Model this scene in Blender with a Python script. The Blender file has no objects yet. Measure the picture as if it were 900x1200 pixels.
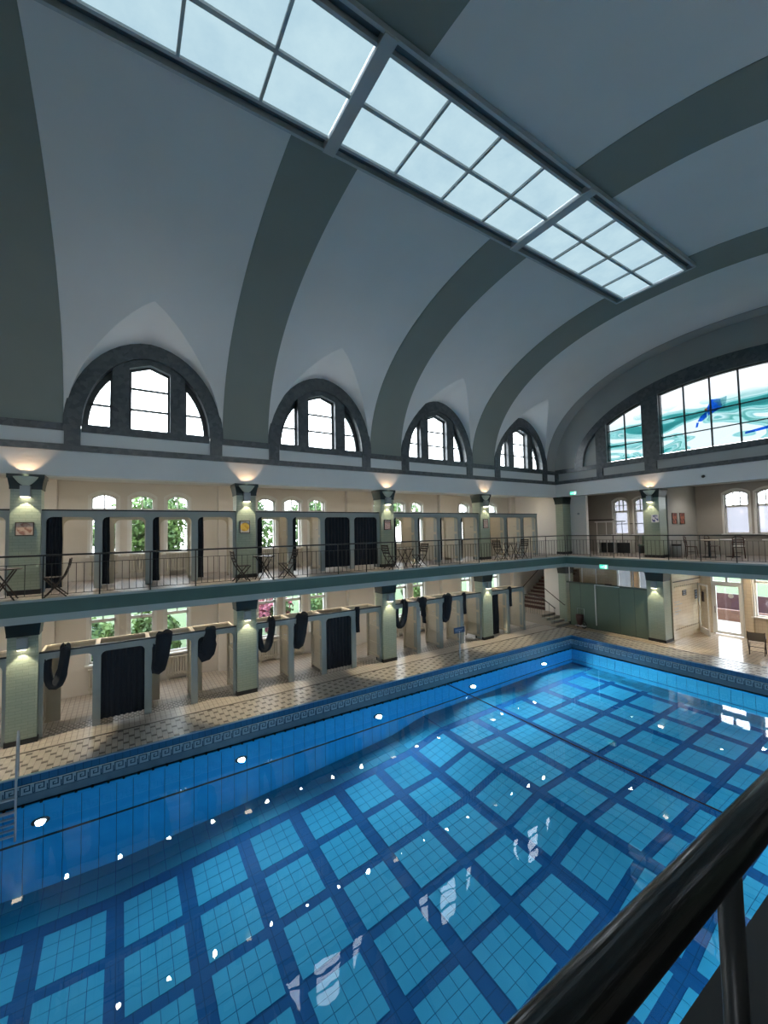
import bpy, math, random
from mathutils import Vector, Matrix
random.seed(7)
SC = bpy.context.scene
COL = SC.collection
R = math.radians

# ------------------------------------------------------------------ camera
F = 481.33; YAW = -1.0005; PITCH = 0.0472; ROLL = -0.0208
CAM = Vector((13.533, 2.0185, 5.0326))
sy, cy, sp, cp = math.sin(YAW), math.cos(YAW), math.sin(PITCH), math.cos(PITCH)
fwd = Vector((sy*cp, cy*cp, sp)); rgt = Vector((cy, -sy, 0)); upv = rgt.cross(fwd)
cr, sr = math.cos(ROLL), math.sin(ROLL)
r2 = rgt*cr + upv*sr; u2 = upv*cr - rgt*sr
cd = bpy.data.cameras.new('camera'); cam = bpy.data.objects.new('camera', cd); COL.objects.link(cam)
cam.matrix_world = Matrix(((r2.x, u2.x, -fwd.x, CAM.x), (r2.y, u2.y, -fwd.y, CAM.y), (r2.z, u2.z, -fwd.z, CAM.z), (0, 0, 0, 1)))
cd.sensor_fit = 'HORIZONTAL'; cd.sensor_width = 36.0; cd.lens = F/900*36; cd.clip_start = .02; cd.clip_end = 300
SC.camera = cam

# ------------------------------------------------------------------ world, exposure
w = bpy.data.worlds.new('overcast_sky'); SC.world = w; w.use_nodes = True
nt = w.node_tree; bg = nt.nodes['Background']
tc = nt.nodes.new('ShaderNodeTexCoord'); sx = nt.nodes.new('ShaderNodeSeparateXYZ'); rp = nt.nodes.new('ShaderNodeValToRGB')
nt.links.new(tc.outputs['Generated'], sx.inputs[0]); nt.links.new(sx.outputs[2], rp.inputs[0])
rp.color_ramp.elements[0].color = (.86, .90, .94, 1); rp.color_ramp.elements[0].position = 0
rp.color_ramp.elements[1].color = (.70, .80, .94, 1); rp.color_ramp.elements[1].position = 1
nt.links.new(rp.outputs[0], bg.inputs[0]); bg.inputs[1].default_value = 7.0
vs = SC.view_settings; vs.view_transform = 'Standard'; vs.look = 'None'; vs.gamma = 1; vs.use_curve_mapping = False
vs.exposure = 0.85
SC.cycles.max_bounces = 10; SC.cycles.diffuse_bounces = 5; SC.cycles.glossy_bounces = 4
SC.cycles.transmission_bounces = 6; SC.cycles.transparent_max_bounces = 12
SC.cycles.caustics_refractive = True; SC.cycles.caustics_reflective = False
SC.cycles.sample_clamp_indirect = 4; SC.cycles.use_denoising = True
SKYLIGHT = 0.53      # radiance of the frosted skylight panes
SCONCE_W = 46; UPLIGHT_W = 15; AISLE_W = 5; DOWN_W = 12; POOL_W = 270

# ------------------------------------------------------------------ main dimensions (metres)
D = 5.423; YE = 21.692; H = 3.64; XC = 7.59; XR = 15.18; YN = -10.846
ZC1 = 7.33; ZC2 = 8.04; ZL = 6.66; ZW = -0.632; XS = 1.34; XP = 1.80; YP = 19.807; YB = 25.3; XB = -3.0
SX1, SX2, ZSK, YSK = 6.47, 8.71, 12.54, 16.05
XPR = 12.85; YPN = -8.0; XSR = 12.95

# ------------------------------------------------------------------ materials
def mat(name, col, rough=.6, metal=0, spec=.5, build=None):
    m = bpy.data.materials.new(name); m.use_nodes = True
    n = m.node_tree.nodes; l = m.node_tree.links; b = n['Principled BSDF']
    b.inputs['Base Color'].default_value = (*col, 1); b.inputs['Roughness'].default_value = rough
    b.inputs['Metallic'].default_value = metal; b.inputs['Specular IOR Level'].default_value = spec
    if build: build(n, l, b)
    return m
def node(n, t, **k):
    x = n.new(t)
    for a, v in k.items():
        if a in x.inputs: x.inputs[a].default_value = v
        else: setattr(x, a, v)
    return x
def vary(c1, c2, scale=3, detail=4, bump=0, bscale=None, stretch=None, lo=.3, hi=.7):
    def f(n, l, b):
        t = node(n, 'ShaderNodeTexCoord'); v = t.outputs['Object']
        if stretch:
            mp = node(n, 'ShaderNodeMapping'); mp.inputs['Scale'].default_value = stretch; l.new(v, mp.inputs[0]); v = mp.outputs[0]
        a = node(n, 'ShaderNodeTexNoise', Scale=scale, Detail=detail); l.new(v, a.inputs['Vector'])
        r = node(n, 'ShaderNodeValToRGB'); e = r.color_ramp.elements
        e[0].color = (*c1, 1); e[1].color = (*c2, 1); e[0].position = lo; e[1].position = hi
        l.new(a.outputs['Fac'], r.inputs[0]); l.new(r.outputs[0], b.inputs['Base Color'])
        if bump:
            a2 = node(n, 'ShaderNodeTexNoise', Scale=bscale or scale*8, Detail=3); l.new(v, a2.inputs['Vector'])
            bp = node(n, 'ShaderNodeBump', Strength=bump, Distance=.01); l.new(a2.outputs['Fac'], bp.inputs['Height']); l.new(bp.outputs[0], b.inputs['Normal'])
    return f
def bricks(c1, c2, mortar, bw, rh, ms=.06, swap=False, off=.5, bump=.4, axes='xy', sq=1):
    """tile joints too small to model: axes gives which object coordinates run along and across the rows"""
    def f(n, l, b):
        t = node(n, 'ShaderNodeTexCoord'); s = node(n, 'ShaderNodeSeparateXYZ'); c = node(n, 'ShaderNodeCombineXYZ')
        l.new(t.outputs['Object'], s.inputs[0])
        for k, a in enumerate(axes): l.new(s.outputs['xyz'.index(a)], c.inputs[k])
        q = node(n, 'ShaderNodeTexBrick', Scale=1.0); q.offset = off; q.squash = sq
        q.inputs['Color1'].default_value = (*c1, 1); q.inputs['Color2'].default_value = (*c2, 1); q.inputs['Mortar'].default_value = (*mortar, 1)
        q.inputs['Mortar Size'].default_value = ms*rh; q.inputs['Brick Width'].default_value = bw; q.inputs['Row Height'].default_value = rh
        q.inputs['Mortar Smooth'].default_value = .3
        l.new(c.outputs[0], q.inputs['Vector']); l.new(q.outputs['Color'], b.inputs['Base Color'])
        bp = node(n, 'ShaderNodeBump', Strength=bump, Distance=.004); bp.invert = True
        l.new(q.outputs['Fac'], bp.inputs['Height']); l.new(bp.outputs[0], b.inputs['Normal'])
    return f
def emis(name, col, s, build=None):
    m = bpy.data.materials.new(name); m.use_nodes = True; n = m.node_tree.nodes; l = m.node_tree.links
    n.remove(n['Principled BSDF']); e = node(n, 'ShaderNodeEmission'); e.inputs[0].default_value = (*col, 1); e.inputs[1].default_value = s
    l.new(e.outputs[0], n['Material Output'].inputs[0])
    if build: build(n, l, e)
    return m
M = {}
M['plaster'] = mat('plaster', (.72, .71, .69), .85, build=vary((.70, .69, .67), (.74, .73, .71), .6, 3, .05, 60))
M['rib'] = mat('painted_rib', (.22, .24, .215), .8, build=vary((.215, .235, .21), (.235, .255, .23), .5, 3, .04, 60))
M['beige_wall'] = mat('beige_plaster', (.66, .63, .59), .85, build=vary((.63, .60, .56), (.68, .65, .61), .8))
M['grey_wall'] = mat('taupe_plaster', (.36, .34, .31), .85, build=vary((.35, .33, .30), (.39, .37, .335), .8))
M['end_wall'] = mat('grey_plaster', (.36, .36, .34), .85, build=vary((.34, .34, .32), (.38, .38, .36), .6))
M['aisle_ceiling'] = mat('white_ceiling', (.62, .60, .56), .9)
def stone(n, l, b):
    t = node(n, 'ShaderNodeTexCoord'); v = node(n, 'ShaderNodeTexVoronoi', Scale=9.0); l.new(t.outputs['Object'], v.inputs['Vector'])
    r = node(n, 'ShaderNodeValToRGB'); e = r.color_ramp.elements; e[0].color = (.042, .050, .055, 1); e[1].color = (.10, .11, .115, 1)
    l.new(v.outputs['Color'], r.inputs[0]); l.new(r.outputs[0], b.inputs['Base Color'])
    bp = node(n, 'ShaderNodeBump', Strength=.5, Distance=.01); l.new(v.outputs['Color'], bp.inputs['Height']); l.new(bp.outputs[0], b.inputs['Normal'])
M['stone'] = mat('dark_glazed_tile', (.05, .06, .065), .28, build=stone)
M['col_tile'] = mat('green_glazed_brick', (.20, .26, .20), .30, build=bricks((.30, .355, .28), (.33, .38, .30), (.25, .30, .235), .24, .075, .08, axes='yz'))
M['col_tile_y'] = mat('green_glazed_brick_side', (.20, .26, .20), .30, build=bricks((.30, .355, .28), (.33, .38, .30), (.25, .30, .235), .24, .075, .08, axes='xz'))
M['capital'] = mat('dark_green_tile', (.008, .020, .021), .45)
M['fascia'] = mat('green_fascia_paint', (.055, .115, .10), .45, build=vary((.05, .105, .092), (.062, .125, .11), 1.5))
M['fascia_grey'] = mat('grey_green_paint', (.33, .38, .37), .6)
M['gal_floor'] = mat('gallery_floor_tiles', (.30, .26, .23), .35, build=bricks((.34, .29, .26), (.29, .25, .225), (.17, .15, .14), .15, .15, .06, off=0))
M['cabin_paint'] = mat('grey_green_cabin_paint', (.30, .335, .325), .5, build=vary((.29, .325, .315), (.315, .35, .34), 2))
M['cabin_beige'] = mat('cream_cabin_paint', (.49, .44, .34), .55, build=vary((.47, .42, .325), (.51, .46, .36), 2))
M['cabin_wood'] = mat('pale_wood', (.68, .58, .44), .6, build=vary((.72, .63, .49), (.80, .71, .57), 4, stretch=(1, 8, 1)))
M['black'] = mat('black_paint', (.012, .013, .015), .5)
M['rail'] = mat('dark_railing_paint', (.022, .024, .026), .35)
M['lacquer'] = mat('black_lacquered_handrail', (.010, .011, .012), .16, build=vary((.006, .007, .008), (.016, .014, .012), 10, 4, .06, 60, stretch=(6, .3, 6)))
def cloth(n, l, b):
    b.inputs['Sheen Weight'].default_value = .04
M['curtain'] = mat('navy_curtain_cloth', (.006, .010, .018), .85, build=cloth)
M['win_white'] = mat('white_window_paint', (.72, .72, .70), .5)
M['win_dark'] = mat('dark_window_frame', (.045, .05, .052), .45)
M['radiator'] = mat('cream_radiator_enamel', (.55, .52, .45), .4)
M['wood_dark'] = mat('dark_brown_wood', (.030, .018, .014), .5, build=vary((.022, .013, .010), (.045, .026, .02), 6, stretch=(1, 1, 6)))
M['wood_red'] = mat('red_brown_wood', (.07, .028, .02), .4)
M['steel'] = mat('brushed_steel', (.50, .52, .54), .35, .4)
M['deck_light'] = mat('buff_floor_tile', (.38, .345, .30), .33, build=vary((.34, .31, .27), (.42, .385, .34), 5, 2))
M['deck_dark'] = mat('brown_floor_tile', (.08, .066, .058), .33, build=vary((.065, .054, .048), (.10, .083, .072), 6, 2))
M['deck_base'] = mat('floor_grout', (.16, .14, .12), .8)
M['aisle_floor'] = mat('aisle_floor_tiles', (.42, .36, .30), .33, build=bricks((.43, .385, .335), (.38, .34, .295), (.17, .145, .125), .25, .125, .07, off=0, axes='xy'))
M['end_floor'] = mat('hall_floor_tiles', (.5, .4, .3), .14, build=bricks((.50, .41, .31), (.44, .355, .27), (.24, .19, .15), .15, .15, .06, off=0, axes='xy', bump=.6))
M['near_floor_shaded'] = mat('shaded_gallery_floor', (.03, .028, .028), .5)  # shade of the unlit near gallery put into the floor's base colour
M['navy_tile'] = mat('navy_edge_tile', (.012, .06, .14), .2, build=bricks((.018, .095, .21), (.015, .078, .18), (.010, .045, .10), .15, .17, .04, axes='yz', off=0))
M['navy_tile_x'] = mat('navy_edge_tile_end', (.012, .06, .14), .2, build=bricks((.018, .095, .21), (.015, .078, .18), (.010, .045, .10), .15, .17, .04, axes='xz', off=0))
M['frieze_tile'] = mat('grey_blue_frieze_tile', (.19, .29, .37), .25)
M['key_dark'] = mat('meander_line_tile', (.015, .05, .095), .25)
M['plain_tile'] = mat('grey_blue_wall_tile', (.07, .13, .18), .25, build=vary((.065, .12, .17), (.085, .15, .205), 3))
M['gutter'] = mat('overflow_gutter', (.006, .012, .02), .6)
M['pool_wall'] = mat('blue_pool_wall_tile', (.02, .33, .72), .5, 0, .2, build=vary((.015, .31, .70), (.022, .36, .76), 2))
M['pool_joint'] = mat('pool_joint', (.006, .08, .19), .5)
M['pool_dark'] = mat('dark_blue_floor_tile', (.003, .065, .17), .6, 0, .15, build=bricks((.003, .085, .26), (.003, .078, .24), (.002, .05, .16), .25, .25, .03, off=0, axes='xy'))
M['pool_light'] = mat('light_blue_floor_tile', (.035, .33, .56), .6, 0, .15, build=vary((.03, .31, .54), (.042, .35, .585), 1.5))
M['pool_margin'] = mat('mid_blue_floor_tile', (.02, .22, .38), .6, 0, .15)
def redtile(n, l, b): pass
M['green_panel'] = mat('green_partition_paint', (.12, .17, .13), .45, build=vary((.115, .165, .125), (.13, .18, .14), 1))
M['green_line'] = mat('green_partition_edge', (.07, .10, .08), .5)
M['white'] = mat('white_paint', (.75, .75, .73), .4)
M['cream_tile'] = mat('cream_wall_tile', (.62, .53, .40), .2, build=bricks((.64, .55, .42), (.60, .51, .39), (.45, .38, .29), .15, .15, .03, off=0, axes='yz'))
M['cream_tile_x'] = mat('cream_wall_tile_end', (.62, .53, .40), .2, build=bricks((.64, .55, .42), (.60, .51, .39), (.45, .38, .29), .15, .15, .03, off=0, axes='xz'))
M['stair_red'] = mat('dark_red_stair_tile', (.06, .022, .02), .5)
M['stair_grey'] = mat('grey_stair_stone', (.30, .27, .23), .6)
M['grass'] = mat('grass', (.03, .07, .015), .9, build=vary((.02, .05, .01), (.05, .09, .02), 2))
M['paving'] = mat('pale_paving', (.30, .27, .24), .7, build=vary((.28, .25, .22), (.32, .29, .26), 2))
M['leaf'] = mat('leaf', (.10, .24, .05), .7, build=vary((.025, .07, .012), (.12, .21, .045), 1.5, 3, lo=.35, hi=.65))
M['leaf_pink'] = mat('pink_blossom', (.55, .15, .2), .7, build=vary((.05, .10, .025), (.36, .10, .14), 2.5, 3, lo=.45, hi=.5))
M['bark'] = mat('bark', (.08, .055, .04), .9)
M['red_screen'] = mat('red_screen', (.045, .012, .016), .6)
M['orange_brick'] = mat('orange_brick', (.12, .05, .03), .7, build=bricks((.13, .055, .035), (.11, .045, .03), (.12, .09, .07), .25, .08, .1, axes='xz'))
M['sconce'] = mat('grey_sconce_metal', (.35, .38, .39), .45, .3)
M['shell'] = mat('frosted_shell_glass', (.55, .58, .48), .3)
M['lens_warm'] = emis('lamp_lens_warm', (1, .86, .62), 6)
M['lens_down'] = emis('downlight_lens', (1, .80, .55), 60)
M['lens_pool'] = emis('underwater_lamp_lens', (.8, .97, 1), 25)
M['canvas'] = mat('brown_canvas', (.26, .20, .14), .8)
M['rope'] = mat('dark_red_rope', (.05, .012, .015), .7)
M['poster_dark'] = mat('dark_notice', (.03, .03, .04), .5)
M['sign_blue'] = mat('blue_sign_plate', (.02, .05, .11), .5)
M['sign_line'] = mat('pale_sign_lettering', (.25, .3, .38), .5)
M['exit_green'] = emis('exit_sign_green', (.05, .62, .42), .9)
M['exit_white'] = emis('exit_sign_white', (.75, 1, .92), 1.0)
def skyl(n, l, e):
    t = node(n, 'ShaderNodeTexCoord'); a = node(n, 'ShaderNodeTexNoise', Scale=1.3, Detail=5, Roughness=.6); l.new(t.outputs['Object'], a.inputs['Vector'])
    r = node(n, 'ShaderNodeValToRGB'); q = r.color_ramp.elements; q[0].color = (.46, .67, .79, 1); q[1].color = (.60, .81, .89, 1); q[0].position = .25; q[1].position = .75
    l.new(a.outputs['Fac'], r.inputs[0]); l.new(r.outputs[0], e.inputs[0])
M['skylight'] = emis('backlit_frosted_glass', (.6, .78, .9), SKYLIGHT, skyl)
def glassmat(name, tint, build=None, gl=.06, frost=0):
    m = bpy.data.materials.new(name); m.use_nodes = True; n = m.node_tree.nodes; l = m.node_tree.links
    n.remove(n['Principled BSDF']); t = node(n, 'ShaderNodeBsdfTransparent'); t.inputs[0].default_value = (*tint, 1)
    g = node(n, 'ShaderNodeBsdfGlossy'); g.inputs['Roughness'].default_value = .05; x = node(n, 'ShaderNodeMixShader'); x.inputs[0].default_value = gl
    a = t.outputs[0]
    if frost:
        tr = node(n, 'ShaderNodeBsdfTranslucent'); tr.inputs[0].default_value = (*tint, 1); y = node(n, 'ShaderNodeMixShader'); y.inputs[0].default_value = frost
        l.new(a, y.inputs[1]); l.new(tr.outputs[0], y.inputs[2]); a = y.outputs[0]
        if build: build(n, l, tr.inputs[0])
    l.new(a, x.inputs[1]); l.new(g.outputs[0], x.inputs[2]); l.new(x.outputs[0], n['Material Output'].inputs[0])
    if build: build(n, l, t.inputs[0])
    return m
M['glass'] = glassmat('window_glass', (.95, .97, .97))
M['glass_frost'] = glassmat('frosted_window_glass', (.33, .33, .35), frost=.35)
def stain(n, l, inp):
    t = node(n, 'ShaderNodeTexCoord'); mp = node(n, 'ShaderNodeMapping'); mp.inputs['Scale'].default_value = (.8, 1, 2.4); mp.inputs['Rotation'].default_value = (0, .18, 0)
    l.new(t.outputs['Object'], mp.inputs[0])
    a = node(n, 'ShaderNodeTexNoise', Scale=.62, Detail=.6, Distortion=1.2); l.new(mp.outputs[0], a.inputs['Vector'])
    r = node(n, 'ShaderNodeValToRGB'); r.color_ramp.interpolation = 'LINEAR'; e = r.color_ramp.elements
    e[0].position = .30; e[0].color = (.055, .155, .155, 1); e[1].position = .66; e[1].color = (.30, .32, .32, 1)
    for p, c in ((.40, (.08, .205, .20)), (.405, (.20, .286, .283)), (.46, (.126, .224, .224)), (.465, (.27, .31, .31)), (.51, (.09, .20, .19)), (.515, (.22, .295, .29)), (.56, (.16, .25, .25)), (.565, (.30, .33, .33))):
        q = e.new(p); q.color = (*c, 1)
    l.new(a.outputs['Fac'], r.inputs[0])
    s = node(n, 'ShaderNodeSeparateXYZ'); l.new(t.outputs['Object'], s.inputs[0])
    mr = node(n, 'ShaderNodeMapRange'); mr.inputs['From Min'].default_value = 9.75; mr.inputs['From Max'].default_value = 10.2; l.new(s.outputs[2], mr.inputs[0])
    mx = node(n, 'ShaderNodeMix', data_type='RGBA'); l.new(mr.outputs[0], mx.inputs[0]); l.new(r.outputs[0], mx.inputs[6]); mx.inputs[7].default_value = (.36, .36, .36, 1)
    l.new(mx.outputs[2], inp)
M['stained'] = glassmat('painted_glass', (.5, .8, .8), stain, gl=.04)
M['glass_blue'] = glassmat('blue_painted_glass', (.12, .35, .85), gl=.04)
M['glass_grey'] = glassmat('grey_painted_glass', (.55, .72, .75), gl=.04)
M['glass_red'] = glassmat('red_painted_glass', (.9, .35, .2), gl=.04)
def water():
    m = bpy.data.materials.new('pool_water'); m.use_nodes = True; n = m.node_tree.nodes; l = m.node_tree.links
    n.remove(n['Principled BSDF']); g = node(n, 'ShaderNodeBsdfGlass', IOR=1.333); g.inputs['Roughness'].default_value = 0; g.inputs['Color'].default_value = (.93, .985, 1, 1)
    t = node(n, 'ShaderNodeTexCoord'); a = node(n, 'ShaderNodeTexNoise', Scale=2.2, Detail=2); l.new(t.outputs['Object'], a.inputs['Vector'])
    b = node(n, 'ShaderNodeBump', Strength=.035, Distance=.04); l.new(a.outputs['Fac'], b.inputs['Height']); l.new(b.outputs[0], g.inputs['Normal'])
    l.new(g.outputs[0], n['Material Output'].inputs[0]); return m
M['water'] = water()

# ------------------------------------------------------------------ mesh helpers
class MB:
    def __init__(s): s.v = []; s.f = []; s.m = []; s.sm = []
    def poly(s, pts, mi=0, smooth=False):
        k = len(s.v); s.v += [tuple(p) for p in pts]; s.f.append(tuple(range(k, k+len(pts)))); s.m.append(mi); s.sm.append(smooth); return s
    def box(s, x0, x1, y0, y1, z0, z1, mi=0):
        k = len(s.v); s.v += [(x, y, z) for z in (z0, z1) for x, y in ((x0, y0), (x1, y0), (x1, y1), (x0, y1))]
        for q in ((0, 3, 2, 1), (4, 5, 6, 7), (0, 1, 5, 4), (1, 2, 6, 5), (2, 3, 7, 6), (3, 0, 4, 7)):
            s.f.append(tuple(k+i for i in q)); s.m.append(mi); s.sm.append(False)
        return s
    def hexa(s, p, mi=0):
        k = len(s.v); s.v += [tuple(a) for a in p]
        for q in ((0, 3, 2, 1), (4, 5, 6, 7), (0, 1, 5, 4), (1, 2, 6, 5), (2, 3, 7, 6), (3, 0, 4, 7)):
            s.f.append(tuple(k+i for i in q)); s.m.append(mi); s.sm.append(False)
        return s
    def prism(s, pts, ax, d0, d1, mi=0):
        """2-D polygon (s, z) extruded along ax ('x': s is y, 'y': s is x, 'z': pts are (x, y))"""
        mp = {'x': lambda a, b, d: (d, a, b), 'y': lambda a, b, d: (a, d, b), 'z': lambda a, b, d: (a, b, d)}[ax]
        n = len(pts); k = len(s.v); s.v += [mp(a, b, d0) for a, b in pts] + [mp(a, b, d1) for a, b in pts]
        s.f.append(tuple(range(k, k+n))); s.f.append(tuple(range(k+2*n-1, k+n-1, -1))); s.m += [mi]*2; s.sm += [False]*2
        for i in range(n):
            j = (i+1) % n; s.f.append((k+i, k+n+i, k+n+j, k+j)); s.m.append(mi); s.sm.append(False)
        return s
    def tube(s, p, r, n=8, mi=0, caps=True, ry=None, up=(0, 0, 1)):
        p = [Vector(a) for a in p]; k = len(s.v); ry = ry or r
        for i, a in enumerate(p):
            t = ((p[i+1] if i+1 < len(p) else p[i]) - (p[i-1] if i else p[i])).normalized()
            u = Vector(up); u = Vector((1, 0, 0)) if abs(t.dot(u)) > .95 else u
            a1 = t.cross(u).normalized(); a2 = a1.cross(t)
            rr = r[i] if isinstance(r, (list, tuple)) else r; q = ry[i] if isinstance(ry, (list, tuple)) else ry
            for j in range(n):
                c = 2*math.pi*(j+.5)/n; s.v.append(tuple(a + a1*rr*math.cos(c) + a2*q*math.sin(c)))
        for i in range(len(p)-1):
            for j in range(n):
                j2 = (j+1) % n; s.f.append((k+i*n+j, k+i*n+j2, k+(i+1)*n+j2, k+(i+1)*n+j)); s.m.append(mi); s.sm.append(n > 4)
        if caps:
            s.f.append(tuple(k+j for j in reversed(range(n)))); s.f.append(tuple(k+(len(p)-1)*n+j for j in range(n))); s.m += [mi]*2; s.sm += [False]*2
        return s
    def disc(s, c, r, ax='z', h=.01, n=16, mi=0):
        d = {'x': (h, 0, 0), 'y': (0, h, 0), 'z': (0, 0, h)}[ax]; c = Vector(c); return s.tube([c, c+Vector(d)], r, n, mi)
    def grid(s, rows, mi=0, smooth=True, flip=False):
        k = len(s.v); nr = len(rows); nc = len(rows[0])
        for r in rows: s.v += [tuple(p) for p in r]
        for i in range(nr-1):
            for j in range(nc-1):
                q = (k+i*nc+j, k+i*nc+j+1, k+(i+1)*nc+j+1, k+(i+1)*nc+j); s.f.append(q[::-1] if flip else q); s.m.append(mi); s.sm.append(smooth)
        return s
    def mesh(s, name, mats):
        me = bpy.data.meshes.new(name); me.from_pydata(s.v, [], s.f)
        for m in (mats if isinstance(mats, (list, tuple)) else [mats]): me.materials.append(M[m])
        me.polygons.foreach_set('material_index', s.m); me.polygons.foreach_set('use_smooth', s.sm); me.update(); return me
    def build(s, name, mats, parent=None, **k): return link(name, s.mesh(name, mats), parent, **k)
def link(name, data, parent=None, **k):
    o = bpy.data.objects.new(name, data); COL.objects.link(o)
    if parent: o.parent = parent
    for a, v in k.items():
        if a == 'loc': o.location = v
        elif a == 'rot': o.rotation_euler = v
        else: o[a] = v
    return o
def thing(name, label, cat, loc=(0, 0, 0), rz=0, group=None):
    o = link(name, None, label=label, category=cat, loc=loc, rot=(0, 0, rz)); o.empty_display_size = .1
    if group: o['group'] = group
    return o
def tag(o, label, cat, group=None):
    o['label'] = label; o['category'] = cat
    if group: o['group'] = group
    return o
def struct(name, mb, mats, parent=None):
    o = mb.build(name, mats, parent)
    if not parent: o['kind'] = 'structure'
    return o
def skel(name): return link(name, None, kind='structure')
def kids(o): return [c for c in COL.objects if c.parent == o]
def dup(root, ch, loc, rz=0, label=None, group=None):
    """ch: list of (child, [grandchildren])"""
    r = root.copy(); COL.objects.link(r); r.location = loc; r.rotation_euler = (0, 0, rz)
    if label: r['label'] = label
    if group: r['group'] = group
    for c, g in ch:
        n = c.copy(); COL.objects.link(n); n.parent = r
        for q in g:
            m = q.copy(); COL.objects.link(m); m.parent = n
    return r
def light(kind, loc, energy, col, parent=None, size=.03, rot=None, spot=None, blend=.15, falloff=None):
    ld = bpy.data.lights.new(kind.lower()+'_lamp', kind); ld.energy = energy; ld.color = col
    if kind == 'AREA': ld.shape = 'DISK'; ld.size = size
    else: ld.shadow_soft_size = size
    if kind == 'SPOT': ld.spot_size = spot; ld.spot_blend = blend
    o = bpy.data.objects.new('lamp', ld); COL.objects.link(o); o.location = loc
    if rot: o.rotation_euler = rot
    if parent: o.parent = parent
    if falloff:
        ld.use_nodes = True; n = ld.node_tree.nodes; f = n.new('ShaderNodeLightFalloff'); f.inputs['Strength'].default_value = 1
        ld.node_tree.links.new(f.outputs[falloff], n['Emission'].inputs['Strength'])
    return o
def ordn(k): return ['first', 'second', 'third', 'fourth', 'fifth', 'sixth'][k]

# ------------------------------------------------------------------ vault profile
VZ = 4.66; VN = 2.15
def ze(x):
    t = min(1, abs(x-XC)/XC); return ZC2 + VZ*max(0, 1-t**VN)**(1/VN)
LA, LB = 1.97, 2.47
def arch(dy): return ZC2 + LB*math.sqrt(max(0, 1-(dy/LA)**2)) + .08*max(0, 1-abs(dy)/LA)
def tun(dy, x): return arch(dy) + x*(.10+.22*max(0, 1-abs(dy)/LA))
def xgroin(dy):
    if abs(dy) >= LA: return 0
    lo, hi = 0, 4
    for _ in range(40):
        m = (lo+hi)/2
        if ze(m) < tun(dy, m): lo = m
        else: hi = m
    return lo
def side_x(x, side): return x if side == 0 else XR - x
# ------------------------------------------------------------------ ceiling: barrel vault with groined lunette cells
def vault_rows():
    ys = []
    k = -2
    while k < 4:
        c = (k+.5)*D
        ys.append((k*D, None))
        for i in range(25): ys.append((c-LA*math.cos(math.pi*i/24), -LA*math.cos(math.pi*i/24)))
        k += 1
    ys.append((YE, None)); return ys
mb = MB()
for side in (0, 1):
    rows = []
    for y, dy in vault_rows():
        xg = xgroin(dy) if dy is not None else 0
        t0 = math.acos(1-xg/XC); t1 = math.acos(1-SX1/XC); n = 30
        rows.append([(side_x(XC-XC*math.cos(t0+(t1-t0)*j/n), side), y, ze(XC-XC*math.cos(t0+(t1-t0)*j/n))) for j in range(n+1)])
    mb.grid(rows, 0, True, side == 0)
    for k in range(-2, 4):
        rows = []
        for i in range(25):
            dy = -LA*math.cos(math.pi*i/24); xg = xgroin(dy)
            rows.append([(side_x(xg*j/5, side), (k+.5)*D+dy, tun(dy, xg*j/5) if xg > 1e-6 else ZC2) for j in range(6)])
        mb.grid(rows, 0, True, side == 0)
xs = [SX1+(SX2-SX1)*j/8 for j in range(9)]
mb.grid([[(x, y, ze(x)) for x in xs] for y in (YSK, YE)], 0, True, True)
struct('ceiling', mb, 'plaster')
def rib(name, y0, y1, x0, x1, m, k=.997, n=40):
    mb = MB(); a, b = [math.acos(max(-1, min(1, (XC-x)/XC))) for x in (x0, x1)]
    pts = []
    for j in range(n+1):
        t = a+(b-a)*j/n; x = XC-XC*math.cos(t); z = ze(x); pts.append((x, z))
    inn = [(XC+(x-XC)*k, ZC2+(z-ZC2)*k) for x, z in pts]
    mb.grid([[(x, y, z) for x, z in inn] for y in (y0, y1)], 0, True, True)
    for y in (y0, y1): mb.grid([[(x, y, z) for x, z in inn], [(x, y, z) for x, z in pts]], 0, False, y == y0)
    return struct(name, mb, m)
n_trim = 1
for k in range(-2, 3):
    rib('trim_%d' % n_trim, k*D-.72+(0 if k > -2 else .72), k*D+.72, 0, SX1, 'rib'); n_trim += 1
    rib('trim_%d' % n_trim, k*D-.72+(0 if k > -2 else .72), k*D+.72, SX2, XR, 'rib'); n_trim += 1
for a, b, y0 in ((0, SX1, 3*D-.72), (SX2, XR, 3*D-.72), (SX1, SX2, YSK)):
    rib('trim_%d' % n_trim, y0, 3*D+.72, a, b, 'rib'); n_trim += 1
rib('trim_%d' % n_trim, YE-.72, YE, 0, XR, 'end_wall', .996, 70); n_trim += 1

# ------------------------------------------------------------------ skylight
sk = skel('window_1')
fr = MB(); zt = 12.74
for x0, x1, z0, z1 in ((SX1-.03, SX1+.03, ZSK, zt), (SX1+.19, SX1+.25, ZSK+.02, zt), (SX2-.25, SX2-.19, ZSK+.02, zt), (SX2-.03, SX2+.03, ZSK, zt)):
    fr.box(x0, x1, YN, YSK, z0, z1)
fr.box(SX1-.03, SX2+.03, YSK-.05, YSK+.03, ZSK, zt)
fr.build('frame', 'fascia_grey_dark' if 'fascia_grey_dark' in M else 'win_dark', sk)
M['gutter_grey'] = mat('grey_gutter', (.12, .13, .14), .5)
M['sky_frame'] = mat('grey_skylight_frame', (.42, .45, .46), .5)
COL.objects['frame'].data.materials[0] = M['sky_frame']
g = MB()
for x0 in (SX1+.03, SX2-.19): g.box(x0, x0+.16, YN, YSK-.05, 12.66, 12.74)
g.build('gutter', 'gutter_grey', sk)
px0, px1 = SX1+.25, SX2-.25
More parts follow.
